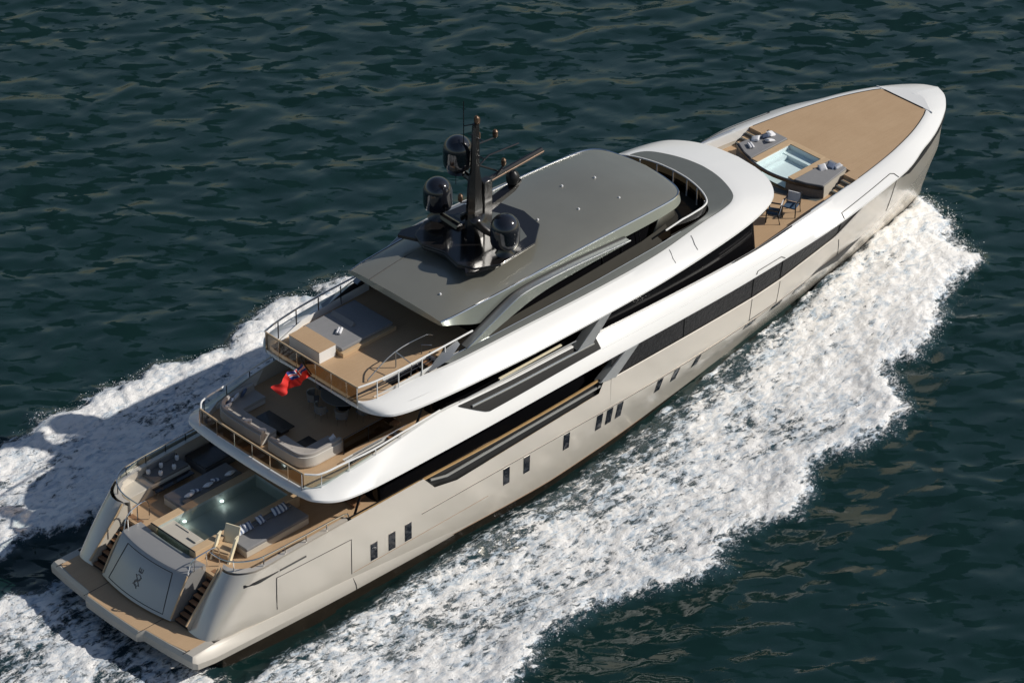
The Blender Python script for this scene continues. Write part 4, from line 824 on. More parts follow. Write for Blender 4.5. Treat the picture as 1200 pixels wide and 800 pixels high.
# aft deck sun pads beside the pool
for sgn, side in ((-1, 'starboard'), (1, 'port')):
    lab = 'long grey sun pad on the sunny near side of the aft pool' if sgn < 0 else 'long grey sun pad in shade on the far side of the aft pool'
    t = thing('sun_pad', lab, 'sun pad', (6.2, sgn * 2.2, 2.8), 'sun pads beside the aft pool')
    MB().box(0, 3.7, -0.62, 0.62, 0, 0.33).build('base', 'beige', t, bevel=0.03)
    g = MB(); g.box(0.0, 3.7, -0.64, 0.64, 0.33, 0.50); g.build('mattress', 'fabric', t, bevel=0.05, seg=3)
    MB().box(0.2, 3.6, (0.36 if sgn < 0 else -0.62), (0.62 if sgn < 0 else -0.36), 0.50, 0.60).build('bolster', 'fabricdk', t, bevel=0.04)
near = ['striped cushion on the near sun pad, closest to the cream chair', 'striped cushion on the near sun pad, second from the cream chair', 'striped cushion on the near sun pad, third from the cream chair', 'striped cushion on the near sun pad, second from the shaded end', 'striped cushion on the near sun pad, at its shaded end']
for k, x in enumerate((6.75, 7.2, 7.95, 8.9, 9.3)): pillow((x, -1.78, 3.50), near[k], 'pillows', (0.6, 0.1 * (-1) ** k, 0.15 * (-1) ** k), (0.46, 0.42, 0.15), 'cushions on the near sun pad')
far = ['pale cushion on the far sun pad, nearest the stern', 'pale cushion on the far sun pad, second from the stern', 'pale cushion on the far sun pad, in the middle of the row', 'pale cushion on the far sun pad, second from its forward end', 'pale cushion on the far sun pad, at its forward end']
for k, x in enumerate((6.9, 7.3, 8.0, 8.5, 9.3)): pillow((x, 1.85 + 0.06 * (k % 2), 3.48), far[k], 'pillows' if k % 2 else 'pillow', (-0.5, 0.1, 0.3 * (-1) ** k), (0.46, 0.42, 0.15), 'cushions on the far sun pad')

# cream designer chair near the pool corner
t = thing('lounge_chair', 'angular cream wooden lounge chair at the near corner of the aft pool', 'chair', (5.75, -1.95, 2.8))
MB().box(-0.35, 0.35, -0.33, 0.33, 0.26, 0.36).build('seat', 'teaktrim', t, bevel=0.01)
MB().prism_y([(-0.55, 0.0), (-0.30, 0.0), (0.35, 0.78), (0.10, 0.78)], 0.34, 0.42).build('side_panel', 'cream', t)
MB().prism_y([(-0.55, 0.0), (-0.30, 0.0), (0.35, 0.78), (0.10, 0.78)], -0.42, -0.34).build('side_panel', 'cream', t)
g = MB(); g.add([(0.28, -0.32, 0.3), (0.28, 0.32, 0.3), (0.62, 0.32, 0.98), (0.62, -0.32, 0.98), (0.34, -0.32, 0.28), (0.34, 0.32, 0.28), (0.68, 0.32, 0.96), (0.68, -0.32, 0.96)], [(0, 1, 2, 3), (4, 5, 6, 7), (0, 1, 5, 4), (1, 2, 6, 5), (2, 3, 7, 6), (3, 0, 4, 7)]); g.build('backrest', 'cream', t)
MB().box(0.2, 0.3, -0.3, 0.3, 0.0, 0.28).build('leg', 'teaktrim', t); MB().box(-0.42, -0.34, -0.32, 0.32, 0.02, 0.3).build('leg', 'teaktrim', t)
t.rotation_euler = (0, 0, R(20)); t.scale = (1.15, 1.15, 1.15)

# port aft bench with tray and small items
t = thing('corner_bench', 'low beige bench built along the far rail at the stern', 'bench', (4.9, 3.1, 2.8))
MB().box(0, 3.6, 0.55, 1.5, 0, 0.55).build('base', 'beige', t, bevel=0.03); MB().box(1.5, 3.55, 0.6, 1.45, 0.55, 0.68).build('seat_cushion', 'fabricdk', t, bevel=0.05); MB().box(0.1, 3.5, 1.46, 1.62, 0.5, 0.95).build('backrest', 'fabric', t, bevel=0.05)
t = thing('low_table', 'low glass-topped table in front of the far bench at the stern', 'table', (6.2, 3.25, 2.8))
MB().box(0, 2.2, 0, 0.38, 0.36, 0.42).build('table_top', 'hglass', t, bevel=0.01)
for a, b in ((0.08, 0.05), (2.12, 0.05), (0.08, 0.33), (2.12, 0.33)): MB().tube([(a, b, 0), (a, b, 0.36)], 0.02, 6).build('leg', 'chrome', t)
labs = ['white lantern on the far bench, nearest the stern', 'white lantern on the far bench, second from the stern', 'white lantern on the far bench, middle of the group', 'white lantern on the far bench, second from its forward end', 'white lantern on the far bench, furthest forward']
for k, (x, y, z) in enumerate(((6.6, 4.35, 3.48), (6.95, 3.9, 3.48), (7.35, 4.35, 3.48), (7.7, 3.85, 3.48), (8.25, 4.3, 3.48))):
    t = thing('lantern', labs[k], 'lantern', (x, y, z), 'lanterns on the far bench'); MB().lathe((0, 0, 0), [(0.07, 0), (0.10, 0.05), (0.10, 0.2), (0.05, 0.26)], 10).build('lantern_body', 'pillow', t); MB().tube([(0, 0, 0.25), (0, 0, 0.36)], 0.02, 5).build('handle', 'darksteel', t)
t = thing('stowed_tender_cover', 'flat dark cover over a locker in the shade by the far rail', 'locker', (8.9, 3.0, 2.8)); MB().box(0, 1.9, 0.1, 1.5, 0, 0.45).build('locker_body', 'fabricdk', t, bevel=0.04); MB().box(-0.02, 1.92, 0.08, 1.52, 0.45, 0.5).build('lid', 'black', t, bevel=0.02)

# near side bollard and locker pieces
t = thing('deck_bollard', 'small steel mooring bollard inside the near rail at the stern', 'bollard', (7.0, -4.25, 2.8))
MB().box(-0.25, 0.25, -0.12, 0.12, 0, 0.5).build('pedestal', 'beige', t, bevel=0.02)
for k in (-0.13, 0.13): MB().lathe((k, 0, 0.5), [(0.05, 0), (0.05, 0.15), (0.08, 0.17), (0.07, 0.22)], 10).build('post', 'chrome', t)
t = thing('teak_locker', 'long slim teak-topped locker along the near rail of the aft deck', 'locker', (7.9, -4.5, 2.8)); MB().box(0, 2.3, 0, 0.42, 0, 0.42).build('locker_body', 'beige', t); MB().box(-0.02, 2.32, -0.02, 0.44, 0.42, 0.47).build('lid', 'teaktrim', t, bevel=0.01)

# upper deck sofas
def sofa(path, z, width, label, name='sofa', shell='sofaw'):
    """path: plan curve of the back of the sofa; seat lies to its left"""
    c = [Vector((x, y, 0)) for x, y, _ in curve([(x, y, 0) for x, y in path], 5)]; o0 = c[len(c) // 2]
    t = thing(name, label, 'sofa', (o0.x, o0.y, z)); n = len(c); nr = []
    for i in range(n):
        d = (c[min(i + 1, n - 1)] - c[max(i - 1, 0)]).normalized(); nr.append(Vector((-d.y, d.x, 0)))
    def sweep(prof, nm, m):
        g = MB(); rr = [[tuple(c[i] - o0 + nr[i] * a + Vector((0, 0, h))) for a, h in prof + [prof[0]]] for i in range(n)]; g.grid(rr)
        for e in (rr[0], rr[-1]): g.add(e[:-1], [tuple(range(len(prof)))])
        return g.build(nm, m, t, bevel=0.03)
    sweep([(0, 0.04), (width, 0.04), (width, 0.26), (0.0, 0.26)], 'base', shell)
    sweep([(0.2, 0.26), (width + 0.02, 0.26), (width + 0.02, 0.42), (0.2, 0.44)], 'seat', 'sofa')
    sweep([(0.0, 0.26), (0.26, 0.26), (0.22, 0.74), (0.04, 0.76)], 'backrest', 'sofa')
    sweep([(-0.03, 0.10), (0.0, 0.10), (0.03, 0.60), (-0.03, 0.60)], 'back_shell', shell)
    return t
sofa([(9.95, 0.35), (9.9, 1.4), (9.95, 2.9), (10.15, 3.35), (10.6, 3.62), (11.5, 3.68), (12.3, 3.68)][::-1], 5.4, 0.95, 'curved taupe sofa with cushions on the far side of the upper aft deck')
sofa([(9.95, -0.15), (9.95, -1.3), (10.05, -2.1), (10.5, -2.45), (11.2, -2.5), (12.3, -2.5)], 5.4, 0.95, 'curved taupe sofa on the near side of the upper aft deck, catching sun')
labs = ['white cushion on the far upper-deck sofa, at the rounded corner', 'blue cushion on the far upper-deck sofa, next to the corner cushion', 'white cushion on the far upper-deck sofa, middle of its side arm', 'blue cushion on the far upper-deck sofa, furthest forward', 'white cushion at the inner end of the far upper-deck sofa', 'large pale cushion along the back of the far upper-deck sofa']
for k, (x, y, m_, s_) in enumerate(((10.35, 3.1, 'pillow', 0.46), (10.65, 3.3, 'pillowb', 0.46), (11.1, 3.4, 'pillow', 0.44), (11.6, 3.4, 'pillowb', 0.44), (10.25, 0.6, 'pillow', 0.42), (10.25, 1.6, 'pillow', 0.5))):
    pillow((x, y, 6.02), labs[k], m_, (-1.0 if y > 2.9 else 0.1, 0.9 if y < 2.9 else 0, 0.2 * k), (s_, 0.42, 0.15), 'cushions on the upper deck sofas')
pillow((12.1, -2.1, 5.98), 'white cushion at the forward end of the near upper-deck sofa', 'pillow', (0.9, 0, 0.3), (0.44, 0.42, 0.15), 'cushions on the upper deck sofas')
for k, (x0, x1, y0, y1, lab) in enumerate(((10.95, 11.75, 0.1, 1.85, 'larger black coffee table in front of the far upper-deck sofa'), (10.85, 11.7, -1.8, -0.9, 'smaller black coffee table inside the near upper-deck sofa'))):
    t = thing('coffee_table', lab, 'table', ((x0 + x1) / 2, (y0 + y1) / 2, 5.4), 'black coffee tables'); w, d = (x1 - x0) / 2, (y1 - y0) / 2
    MB().box(-w, w, -d, d, 0.32, 0.38).build('table_top', 'black', t, bevel=0.01); MB().box(-w * .7, w * .7, -d * .7, d * .7, 0, 0.32).build('base', 'black', t)
# dining set
t = thing('dining_table', 'round dining table in the shade under the top deck overhang', 'table', (14.7, 0.1, 5.4))
MB().lathe((0, 0, 0), [(0.35, 0), (0.3, 0.05), (0.12, 0.1), (0.12, 0.68), (0.4, 0.7)], 20).build('pedestal', 'black', t); MB().lathe((0, 0, 0.7), [(1.0, 0), (1.02, 0.02), (1.0, 0.05)], 40).build('table_top', 'fabricdk', t)
proto = None
words = ['facing the stern', 'to the near side of the stern', 'on the near side', 'forward on the near side', 'nearest the saloon', 'forward on the far side', 'on the far side', 'to the far side of the stern']
for k in range(8):
    a = math.pi + k * math.pi / 4; loc = (14.7 + 1.35 * math.cos(a), 0.1 + 1.35 * math.sin(a), 5.4); lab = 'grey tub chair at the round dining table, ' + words[k]
    if proto is None:
        t = thing('dining_chair', lab, 'chair', loc, 'tub chairs round the dining table')
        MB().box(-0.25, 0.25, -0.25, 0.25, 0.38, 0.48).build('seat', 'fabric', t, bevel=0.04)
        g = MB(); rr = [[(0.28 * math.cos(q), 0.29 * math.sin(q), 0.40), (0.32 * math.cos(q), 0.33 * math.sin(q), 0.80), (0.28 * math.cos(q), 0.29 * math.sin(q), 0.81), (0.24 * math.cos(q), 0.25 * math.sin(q), 0.46)] for q in np.linspace(-1.7, 1.7, 14)]; g.grid(rr).build('backrest', 'silver', t)
        for a_, b_ in ((0.2, 0.2), (-0.2, 0.2), (0.2, -0.2), (-0.2, -0.2)): MB().tube([(a_, b_, 0), (a_ * .9, b_ * .9, 0.4)], 0.02, 6).build('leg', 'chrome', t)
        t.rotation_euler = (0, 0, a); proto = t
    else: copy_thing(proto, loc, lab, a)

# top deck furniture
t = thing('bar_cabinet', 'white cabinet with teak top at the aft rail of the top deck', 'cabinet', (14.2, 1.55, 8.0))
MB().box(-0.5, 0.5, -1.02, 1.02, 0, 0.60).build('cabinet_body', 'white', t, bevel=0.01); MB().box(-0.51, 0.51, -1.03, 1.03, 0.60, 0.63).build('top', 'teak', t)
t = thing('sun_bed', 'wide grey sun bed on teak base behind the white cabinet', 'sun bed', (16.5, 1.6, 8.0))
MB().box(-1.7, 1.6, -1.45, 1.35, 0, 0.22).build('base', 'teaktrim', t, bevel=0.01); MB().box(-1.65, 1.55, -1.30, 1.33, 0.22, 0.40).build('mattress', 'fabric', t, bevel=0.05, seg=3)
g = MB(); g.prism_y([(-0.14, 0.40), (0.16, 0.40), (0.05, 0.60)], -0.3, 1.15); g.build('headrest', 'fabric', t, bevel=0.02)
towel((15.75, 1.35, 8.41), 0.6, 'crumpled white towel lying on the grey sun bed')

# foredeck pads, cushions, chairs
for sgn, lab in ((1, 'grey sun pad on the far side of the forward hot tub'), (-1, 'grey sun pad on the near side of the forward hot tub')):
    poly = [(44.12, 2.86), (43.7, 2.08), (43.52, 1.45), (46.25, 1.45), (46.25, 2.52)]; poly = [(x - 45, sgn * (y - 2.0)) for x, y in poly]
    t = MB().prism(poly, 0, 0.10).build('sun_pad', 'fabric', None, bevel=0.03); t.location = (45, sgn * 2.0, 5.935); tag(t, lab, 'sun pad', 'sun pads beside the forward hot tub')
fw_l = [((45.9, 2.25, 6.10), 'pillow', 'round white cushion on the far forward pad, nearest the bow'), ((45.5, 2.25, 6.11), 'pillowb', 'dark cushion on the far forward pad among white ones'), ((45.35, 1.85, 6.11), 'pillow', 'white cushion on the far forward pad, closest to the tub'), ((44.95, 2.45, 6.11), 'pillow', 'white cushion on the far forward pad, outer edge'),
        ((45.95, -2.2, 6.10), 'pillow', 'white cushion on the near forward pad, nearest the bow'), ((45.7, -1.95, 6.13), 'pillowb', 'dark cushion on the near forward pad between white ones'), ((45.3, -1.75, 6.11), 'pillow', 'white cushion on the near forward pad, aft of the dark one')]
for k, (l_, m_, lab) in enumerate(fw_l): pillow(l_, lab, m_, (0.25 * (-1) ** k, 0.3, 0.7 * k), (0.46, 0.42, 0.17), 'cushions on the forward sun pads')
towel((44.35, 2.15, 6.04), 1.1, 'white towels rolled side by side on the far forward pad')
def deck_chair(loc, rot, lab):
    t = thing('deck_chair', lab, 'chair', loc, 'chairs on the foredeck lounge')
    MB().box(-0.27, 0.27, -0.28, 0.28, 0.40, 0.46).build('seat', 'chairblue', t, bevel=0.02)
    g = MB(); g.add([(-0.27, -0.28, 0.5), (-0.27, 0.28, 0.5), (-0.36, 0.28, 0.92), (-0.36, -0.28, 0.92), (-0.23, -0.28, 0.5), (-0.23, 0.28, 0.5), (-0.32, 0.28, 0.92), (-0.32, -0.28, 0.92)], [(0, 1, 2, 3), (7, 6, 5, 4), (0, 1, 5, 4), (1, 2, 6, 5), (2, 3, 7, 6), (3, 0, 4, 7)]); g.build('backrest', 'pillow', t)
    for s_ in (-1, 1):
        g = MB(); g.tube([(0.27, s_ * 0.3, 0), (0.25, s_ * 0.3, 0.66)], 0.028, 6); g.tube([(-0.34, s_ * 0.3, 0), (-0.24, s_ * 0.3, 0.45), (-0.37, s_ * 0.3, 0.97)], 0.028, 6); g.tube([(-0.3, s_ * 0.3, 0.65), (0.29, s_ * 0.3, 0.66)], 0.035, 6); g.build('side_frame', 'black', t)
    t.rotation_euler = (0, 0, rot); t.scale = (1.15, 1.15, 1.15); return t
c1 = deck_chair((41.9, -2.75, 5.3), R(200), 'dark-framed deck chair with pale back closest to the hot tub')
copy_thing(c1, (40.85, -2.55, 5.3), 'dark-framed deck chair partly under the white overhang', R(120))

# flag
F = thing('ensign', 'red ensign streaming aft from its staff at the top deck rail', 'flag', (12.95, 0.1, 7.75))
F.scale = (0.88, 0.88, 0.88)
MB().tube([(0.15, 0, -0.05), (0, 0, 0.1), (-0.35, 0.25, 0.9), (-0.5, 0.45, 1.45)], [0.05, 0.045, 0.035, 0.03], 8).build('staff', 'mast', F)
def flag_mesh(u0, u1, v0, v1, name, m, off=0.0, parent=None):
    g = MB(); rr = []
    nu = max(2, int((u1 - u0) * 40)); nv = max(2, int((v1 - v0) * 16))
    for i in range(nu + 1):
        u = u0 + (u1 - u0) * i / nu; r = []
        for j in range(nv + 1):
            v = v0 + (v1 - v0) * j / nv
            x = -0.1 - 0.38 * v - 2.05 * u; z = 0.15 + 0.88 * v * (1 - 0.35 * u) + 0.10 * u - 0.3 * u * u + 0.05 * math.sin(9 * u + 3 * v)
            y = 0.05 + 0.25 * v + 0.12 * math.sin(12 * u + 2.2 * v) * (0.3 + u) + 0.03 * math.sin(27 * u - 4 * v) + off
            r.append((x, y, z))
        rr.append(r)
    g.grid(rr); return g.build(name, m, parent, angle=80)
cl = flag_mesh(0, 1, 0, 1, 'cloth', 'red', 0, F)
flag_mesh(0.0, 0.5, 0.5, 1.0, 'canton', 'blue', -0.012, cl); flag_mesh(0.0, 0.5, 0.5, 1.0, 'canton', 'blue', 0.012, cl)
for off in (-0.018, 0.018):
    flag_mesh(0.0, 0.5, 0.68, 0.82, 'white_cross', 'pillow', off, cl); flag_mesh(0.2, 0.3, 0.5, 1.0, 'white_cross', 'pillow', off, cl)
    flag_mesh(0.0, 0.5, 0.715, 0.785, 'red_cross', 'red', off * 1.4, cl); flag_mesh(0.225, 0.275, 0.5, 1.0, 'red_cross', 'red', off * 1.4, cl)

# ------------------------------------------------------------------ sea
rng = np.random.RandomState(3)
perm = rng.permutation(4096).astype(np.int64); grads = rng.rand(4096) * 2 * np.pi
def pnoise(x, y):
    xi = np.floor(x).astype(np.int64); yi = np.floor(y).astype(np.int64); xf = x - xi; yf = y - yi
    def gr(ix, iy, fx, fy):
        h = grads[perm[(perm[ix & 4095] + iy) & 4095]]; return np.cos(h) * fx + np.sin(h) * fy
    u = xf * xf * xf * (xf * (xf * 6 - 15) + 10); v = yf * yf * yf * (yf * (yf * 6 - 15) + 10)
    a = gr(xi, yi, xf, yf); b = gr(xi + 1, yi, xf - 1, yf); c = gr(xi, yi + 1, xf, yf - 1); d = gr(xi + 1, yi + 1, xf - 1, yf - 1)
    return ((a + (b - a) * u) * (1 - v) + (c + (d - c) * u) * v) * 1.5
def fbm(x, y, n=4, lac=2.03, gain=0.5):
    s_ = 0; a = 1; t = 0
    for k in range(n): s_ = s_ + a * pnoise(x + 17.3 * k, y + 9.1 * k); t += a; a *= gain; x = x * lac; y = y * lac
    return s_ / t
def sdist(px, py, poly):
    """signed distance, positive inside"""
    P = np.array(poly, float); n = len(P); d = np.full(px.shape, 1e9); inside = np.zeros(px.shape, bool)
    for i in range(n):
        a = P[i]; b = P[(i + 1) % n]; e = b - a; wx = px - a[0]; wy = py - a[1]; t = np.clip((wx * e[0] + wy * e[1]) / (e @ e), 0, 1)
        d = np.minimum(d, (wx - e[0] * t) ** 2 + (wy - e[1] * t) ** 2)
        c = ((a[1] <= py) & (b[1] > py)) | ((b[1] <= py) & (a[1] > py)); xx_ = a[0] + (py - a[1]) / (b[1] - a[1] + 1e-12) * (b[0] - a[0]); inside ^= c & (px < xx_)
    d = np.sqrt(d); return np.where(inside, d, -d)
ax = np.array([math.cos(R(-44.5)), math.sin(R(-44.5))]); bx = np.array([-ax[1], ax[0]])
def axis(lo, hi, st, far):
    c = list(np.arange(lo, hi, st)); s_ = st; v = hi
    while v < far: c.append(v); s_ *= 1.35; v += s_
    c.append(far); s_ = st; v = lo; L = []
    while v > -far: L.append(v - s_); v -= s_; s_ *= 1.35
    return np.array(sorted(L)[:] + c)
A_ = axis(-13, 50, 0.13, 2500); B_ = axis(-7, 64, 0.15, 2500)
AA, BB = np.meshgrid(A_, B_, indexing='ij')
X = AA * ax[0] + BB * bx[0]; YY = AA * ax[1] + BB * bx[1]
starb = [(55.6, 0.3), (55.2, -0.4), (55.0, -1.2), (54.6, -2.7), (53.9, -3.6), (53.1, -4.0), (52.9, -5.2), (52.6, -6.7), (51.5, -6.9), (49.9, -7.2), (47.7, -8.2), (46.7, -9.1), (45.0, -10.0), (41.8, -10.1), (39.6, -13.1), (37.5, -13.6), (32.9, -13.1), (29.6, -15.1), (26.4, -14.1), (23.9, -15.5), (20.9, -14.7), (18.7, -13.7), (15.0, -13.5), (12.1, -14.7), (9.8, -15.4), (0, -16), (-20, -18),
         (-20, -9), (0, -6.0), (5.3, -5.5), (10.9, -5.3), (15.0, -4.6), (20.1, -4.4), (25.4, -4.2), (31.9, -3.6), (37.5, -2.6), (42.7, -2.0), (47.3, -1.2), (52.1, -0.5), (54.5, -0.1)]
port = [(55.4, 0.2), (54.5, 2.7), (52.8, 5.0), (50, 7.2), (45, 10), (41.8, 10.6), (37, 13.5), (30.9, 14.7), (28.7, 14.6), (27.4, 15.3), (25.6, 14.8), (24.3, 15.8), (22.9, 15.5), (21.4, 15.3), (19.6, 14.2), (17.9, 14.6), (16.1, 15.6), (14.6, 15.3), (12.9, 15.8), (10.9, 15.3), (9.4, 16.2), (7.7, 15.4), (5.4, 15.2), (0, 16), (-20, 18), (-20, 9.4), (-0.3, 8.0), (2.0, 8.4), (4.6, 7.6), (9.0, 7.0), (16, 6.2), (24, 6.2), (32, 5.3), (42, 3.4), (48, 1.9), (53, 0.8)]
stern = [(-1.7, 6.4), (0.6, 5.4), (2.2, 5.0), (3.0, 3.0), (3.0, 0.5), (3.0, -2.0), (3.0, -4.6), (2.0, -6.5), (-1, -7.0), (-20, -7), (-20, 7.5)]
near = (X > -40) & (X < 80) & (YY > -45) & (YY < 60)
wxn = 0.55 * fbm(X * 0.55, YY * 0.55, 4) + 0.22 * fbm(X * 2.3 + 5, YY * 2.3, 3); wyn = 0.55 * fbm(X * 0.55 + 31, YY * 0.55 + 7, 4) + 0.22 * fbm(X * 2.3 + 50, YY * 2.3 + 9, 3)
sdS = sdist(X + wxn * 1.2, YY + wyn * 1.2, starb); sdP = sdist(X + wxn * 1.3, YY + wyn * 1.3, port); sdT = sdist(X + wxn, YY + wyn, stern)
def dens(sd, soft_in, outer_side):
    return sd
# outer edge crisp, inner edge (towards hull) gradual
absy = np.abs(YY)
hullgap = np.clip((absy - np.interp(X, [5, 20, 32, 42, 50, 55], [5.3, 5.0, 4.3, 2.8, 1.2, 0.1])) / np.interp(X, [0, 20, 36, 48, 55], [2.4, 2.8, 2.4, 1.0, 0.3]), 0, 1)
def foam_of(sd): return np.clip((sd + 0.45) / 1.5, 0, 1) ** 0.8
fS = foam_of(sdS) * (0.25 + 0.75 * hullgap ** 0.8); fP = foam_of(sdP) * (0.25 + 0.75 * hullgap ** 0.8); fT = foam_of(sdT) * np.clip(1.0 + 0.45 * fbm(X * .3, YY * .3, 3), 0, 1)
lowf = fbm(X * 0.22 + 3, YY * 0.22 + 8, 3)
foam = np.maximum(np.maximum(fS, fP), fT)
thin = np.interp(X, [-20, 5, 20, 40, 55], [0.94, 0.92, 0.90, 1.02, 1.2])
hullspray = np.exp(-((absy - np.interp(X, [26, 30, 36, 44, 50, 54], [4.6, 4.45, 3.75, 2.5, 1.55, 0.7]) - 0.25) / 0.28) ** 2) * np.interp(X, [24, 30, 50, 54, 54.6], [0, 0.75, 0.9, 0.7, 0]) * np.clip(0.7 + 0.8 * fbm(X * 1.1, YY * 1.1, 3), 0, 1)
foam = np.maximum(foam, hullspray)
edgeboost = np.exp(-((np.maximum(sdS, sdP) - 1.0) / 1.0) ** 2) * 0.18
foam = foam * (thin - 0.02 + edgeboost + 0.34 * lowf + np.where(YY > 4, 0.14, 0) * (X < 30))
foam = np.where(foam > 0.01, foam, 0)
# waves
q = 0.85
c1_, s1_ = math.cos(R(10)), math.sin(R(10))
u = (AA * c1_ + BB * s1_); v = (-AA * s1_ + BB * c1_)
uw = u + 0.9 * pnoise(u * 0.21, v * 0.21 + 40); vw = v + 0.9 * pnoise(u * 0.21 + 90, v * 0.21)
w1 = fbm(uw * 0.20, vw * 0.30, 2); w2 = pnoise(uw * 0.50 + 11, vw * 0.72 + 3); w3 = pnoise(uw * 1.05 + 5, vw * 1.5 + 7); w4 = pnoise(uw * 2.3, vw * 3.1)
fall = np.clip(1 - (np.abs(AA - 18) - 60) / 400, 0.0, 1) * np.clip(1 - (np.abs(BB - 28) - 60) / 400, 0.0, 1)
H = (0.12 * w1 + 0.05 * w2 + 0.018 * w3 + 0.003 * w4) * fall
fc = np.clip(foam, 0, 1)
fl1 = fbm(X * 0.8 + 2, YY * 0.8, 3); fl2 = fbm(X * 2.4 + 20, YY * 2.4 + 3, 3); fl3 = np.abs(fbm(X * 4.5, YY * 4.5 + 30, 2))
bowup = np.exp(-((X - 50) / 7) ** 2) * np.clip(sdS, 0, 3) * 0.12
trough = -0.42 * np.exp(-(np.maximum(absy - 4.4, 0) / 1.3) ** 2) * np.interp(X, [2, 8, 28, 36], [0, 1, 1, 0])
H = H * (1 - 0.4 * fc) + fc * (0.12 + 0.12 * fl1 + 0.10 * fl2 + 0.10 * fl3 + edgeboost * 1.3 + bowup * 1.6) + trough
# keep the water clear of the deck: flat against the hull
inhull = (X > 2) & (X < 55) & (absy < np.interp(X, [2, 30, 42, 50, 55], [5.2, 4.6, 3.0, 1.3, 0.2])); H = np.where(inhull, np.minimum(H, 0.0), H)
Zs = WATER + H
na, nb = AA.shape
co = np.stack([X, YY, Zs], -1).reshape(-1, 3).astype(np.float32)
ii = (np.arange(na - 1)[:, None] * nb + np.arange(nb - 1)[None, :]); faces = np.stack([ii, ii + nb, ii + nb + 1, ii + 1], -1).reshape(-1, 4)
ff = foam.reshape(-1); fmask = (ff[faces].max(1) > 0.06)

SM = bpy.data.materials.new('sea_water_and_foam'); SM.use_nodes = True
n = SM.node_tree.nodes; l = SM.node_tree.links; p = n['Principled BSDF']
def N(t, **k):
    o = n.new(t)
    for a, b in k.items(): setattr(o, a, b)
    return o
def math_(op, a, b=None, c=None, clamp=False):
    o = N('ShaderNodeMath', operation=op); o.use_clamp = clamp
    for i, q in enumerate((a, b, c)):
        if q is None: continue
        if isinstance(q, (int, float)): o.inputs[i].default_value = q
        else: l.new(q, o.inputs[i])
    return o.outputs[0]
tc = N('ShaderNodeTexCoord').outputs['Object']
at = N('ShaderNodeAttribute', attribute_name='foam').outputs['Fac']
def noise(scale, detail=6, rough=0.6, dist=0.0, vec=tc):
    o = N('ShaderNodeTexNoise'); o.inputs['Scale'].default_value = scale; o.inputs['Detail'].default_value = detail; o.inputs['Roughness'].default_value = rough; o.inputs['Distortion'].default_value = dist; l.new(vec, o.inputs['Vector']); return o.outputs['Fac']
mp = N('ShaderNodeMapping'); mp.inputs['Rotation'].default_value = (0, 0, R(12)); mp.inputs['Scale'].default_value = (0.6, 1.25, 1); l.new(tc, mp.inputs['Vector'])
nA = noise(1.1, 8, 0.68, 0.6, mp.outputs[0]); nB = noise(3.6, 6, 0.7, 0.9, mp.outputs[0]); nC = noise(13, 4, 0.7)
vo = N('ShaderNodeTexVoronoi'); vo.feature = 'DISTANCE_TO_EDGE'; vo.inputs['Scale'].default_value = 1.9; vo.inputs['Detail'].default_value = 2
mp2 = N('ShaderNodeMixRGB'); mp2.inputs[0].default_value = 0.25; l.new(tc, mp2.inputs[1])
nzc = N('ShaderNodeTexNoise'); nzc.inputs['Scale'].default_value = 1.2; nzc.inputs['Detail'].default_value = 5; l.new(tc, nzc.inputs['Vector']); l.new(nzc.outputs['Color'], mp2.inputs[2]); l.new(mp2.outputs[0], vo.inputs['Vector'])
lace = math_('SUBTRACT', 1.0, math_('MULTIPLY', vo.outputs['Distance'], 4.0, clamp=True), clamp=True)
def ctr(a, g): return math_('ADD', math_('MULTIPLY', math_('SUBTRACT', a, 0.5), g), 0.5)
tex = math_('ADD', math_('MULTIPLY', ctr(nA, 1.7), 0.42), math_('ADD', math_('MULTIPLY', ctr(nB, 1.7), 0.42), math_('MULTIPLY', ctr(nC, 1.6), 0.16)))
tex = math_('ADD', tex, math_('MULTIPLY', math_('SUBTRACT', lace, 0.35), 0.15))
# coverage: foam attribute against the texture
th = math_('SUBTRACT', 0.80, math_('MULTIPLY', at, 0.44))
cov = math_('MULTIPLY', math_('SUBTRACT', tex, th), 9.0, clamp=True)
gate = math_('MULTIPLY', at, 9.0, clamp=True); cov = math_('MULTIPLY', cov, gate, clamp=True)
# aerated (milky blue) water just under thin foam
mxd = N('ShaderNodeMix', data_type='RGBA'); mxd.inputs[6].default_value = (0.006, 0.0225, 0.021, 1); mxd.inputs[7].default_value = (0.09, 0.17, 0.24, 1)
l.new(math_('MULTIPLY', math_('POWER', at, 2.0), math_('MULTIPLY', tex, 0.8), clamp=True), mxd.inputs[0])
fcol = N('ShaderNodeMix', data_type='RGBA'); fcol.inputs[6].default_value = (0.42, 0.52, 0.62, 1); fcol.inputs[7].default_value = (0.95, 0.94, 0.92, 1)
l.new(math_('MULTIPLY', math_('SUBTRACT', math_('ADD', math_('ADD', math_('MULTIPLY', tex, 0.45), math_('MULTIPLY', ctr(noise(1.7, 6, 0.65, 1.2, mp.outputs[0]), 2.2), 0.55)), math_('MULTIPLY', at, 0.30)), 0.60), 3.4, clamp=True), fcol.inputs[0])
mx = N('ShaderNodeMix', data_type='RGBA'); l.new(cov, mx.inputs[0]); l.new(mxd.outputs[2], mx.inputs[6]); l.new(fcol.outputs[2], mx.inputs[7]); l.new(mx.outputs[2], p.inputs['Base Color'])
l.new(math_('ADD', math_('MULTIPLY', cov, 0.75), 0.05), p.inputs['Roughness']); p.inputs['IOR'].default_value = 1.333
l.new(math_('SUBTRACT', 0.5, math_('MULTIPLY', cov, 0.35)), p.inputs['Specular IOR Level'])
rip = math_('ADD', math_('MULTIPLY', noise(1.6, 3, 0.5, 0.4, mp.outputs[0]), 0.35), math_('MULTIPLY', noise(5.5, 2, 0.5), 0.035))
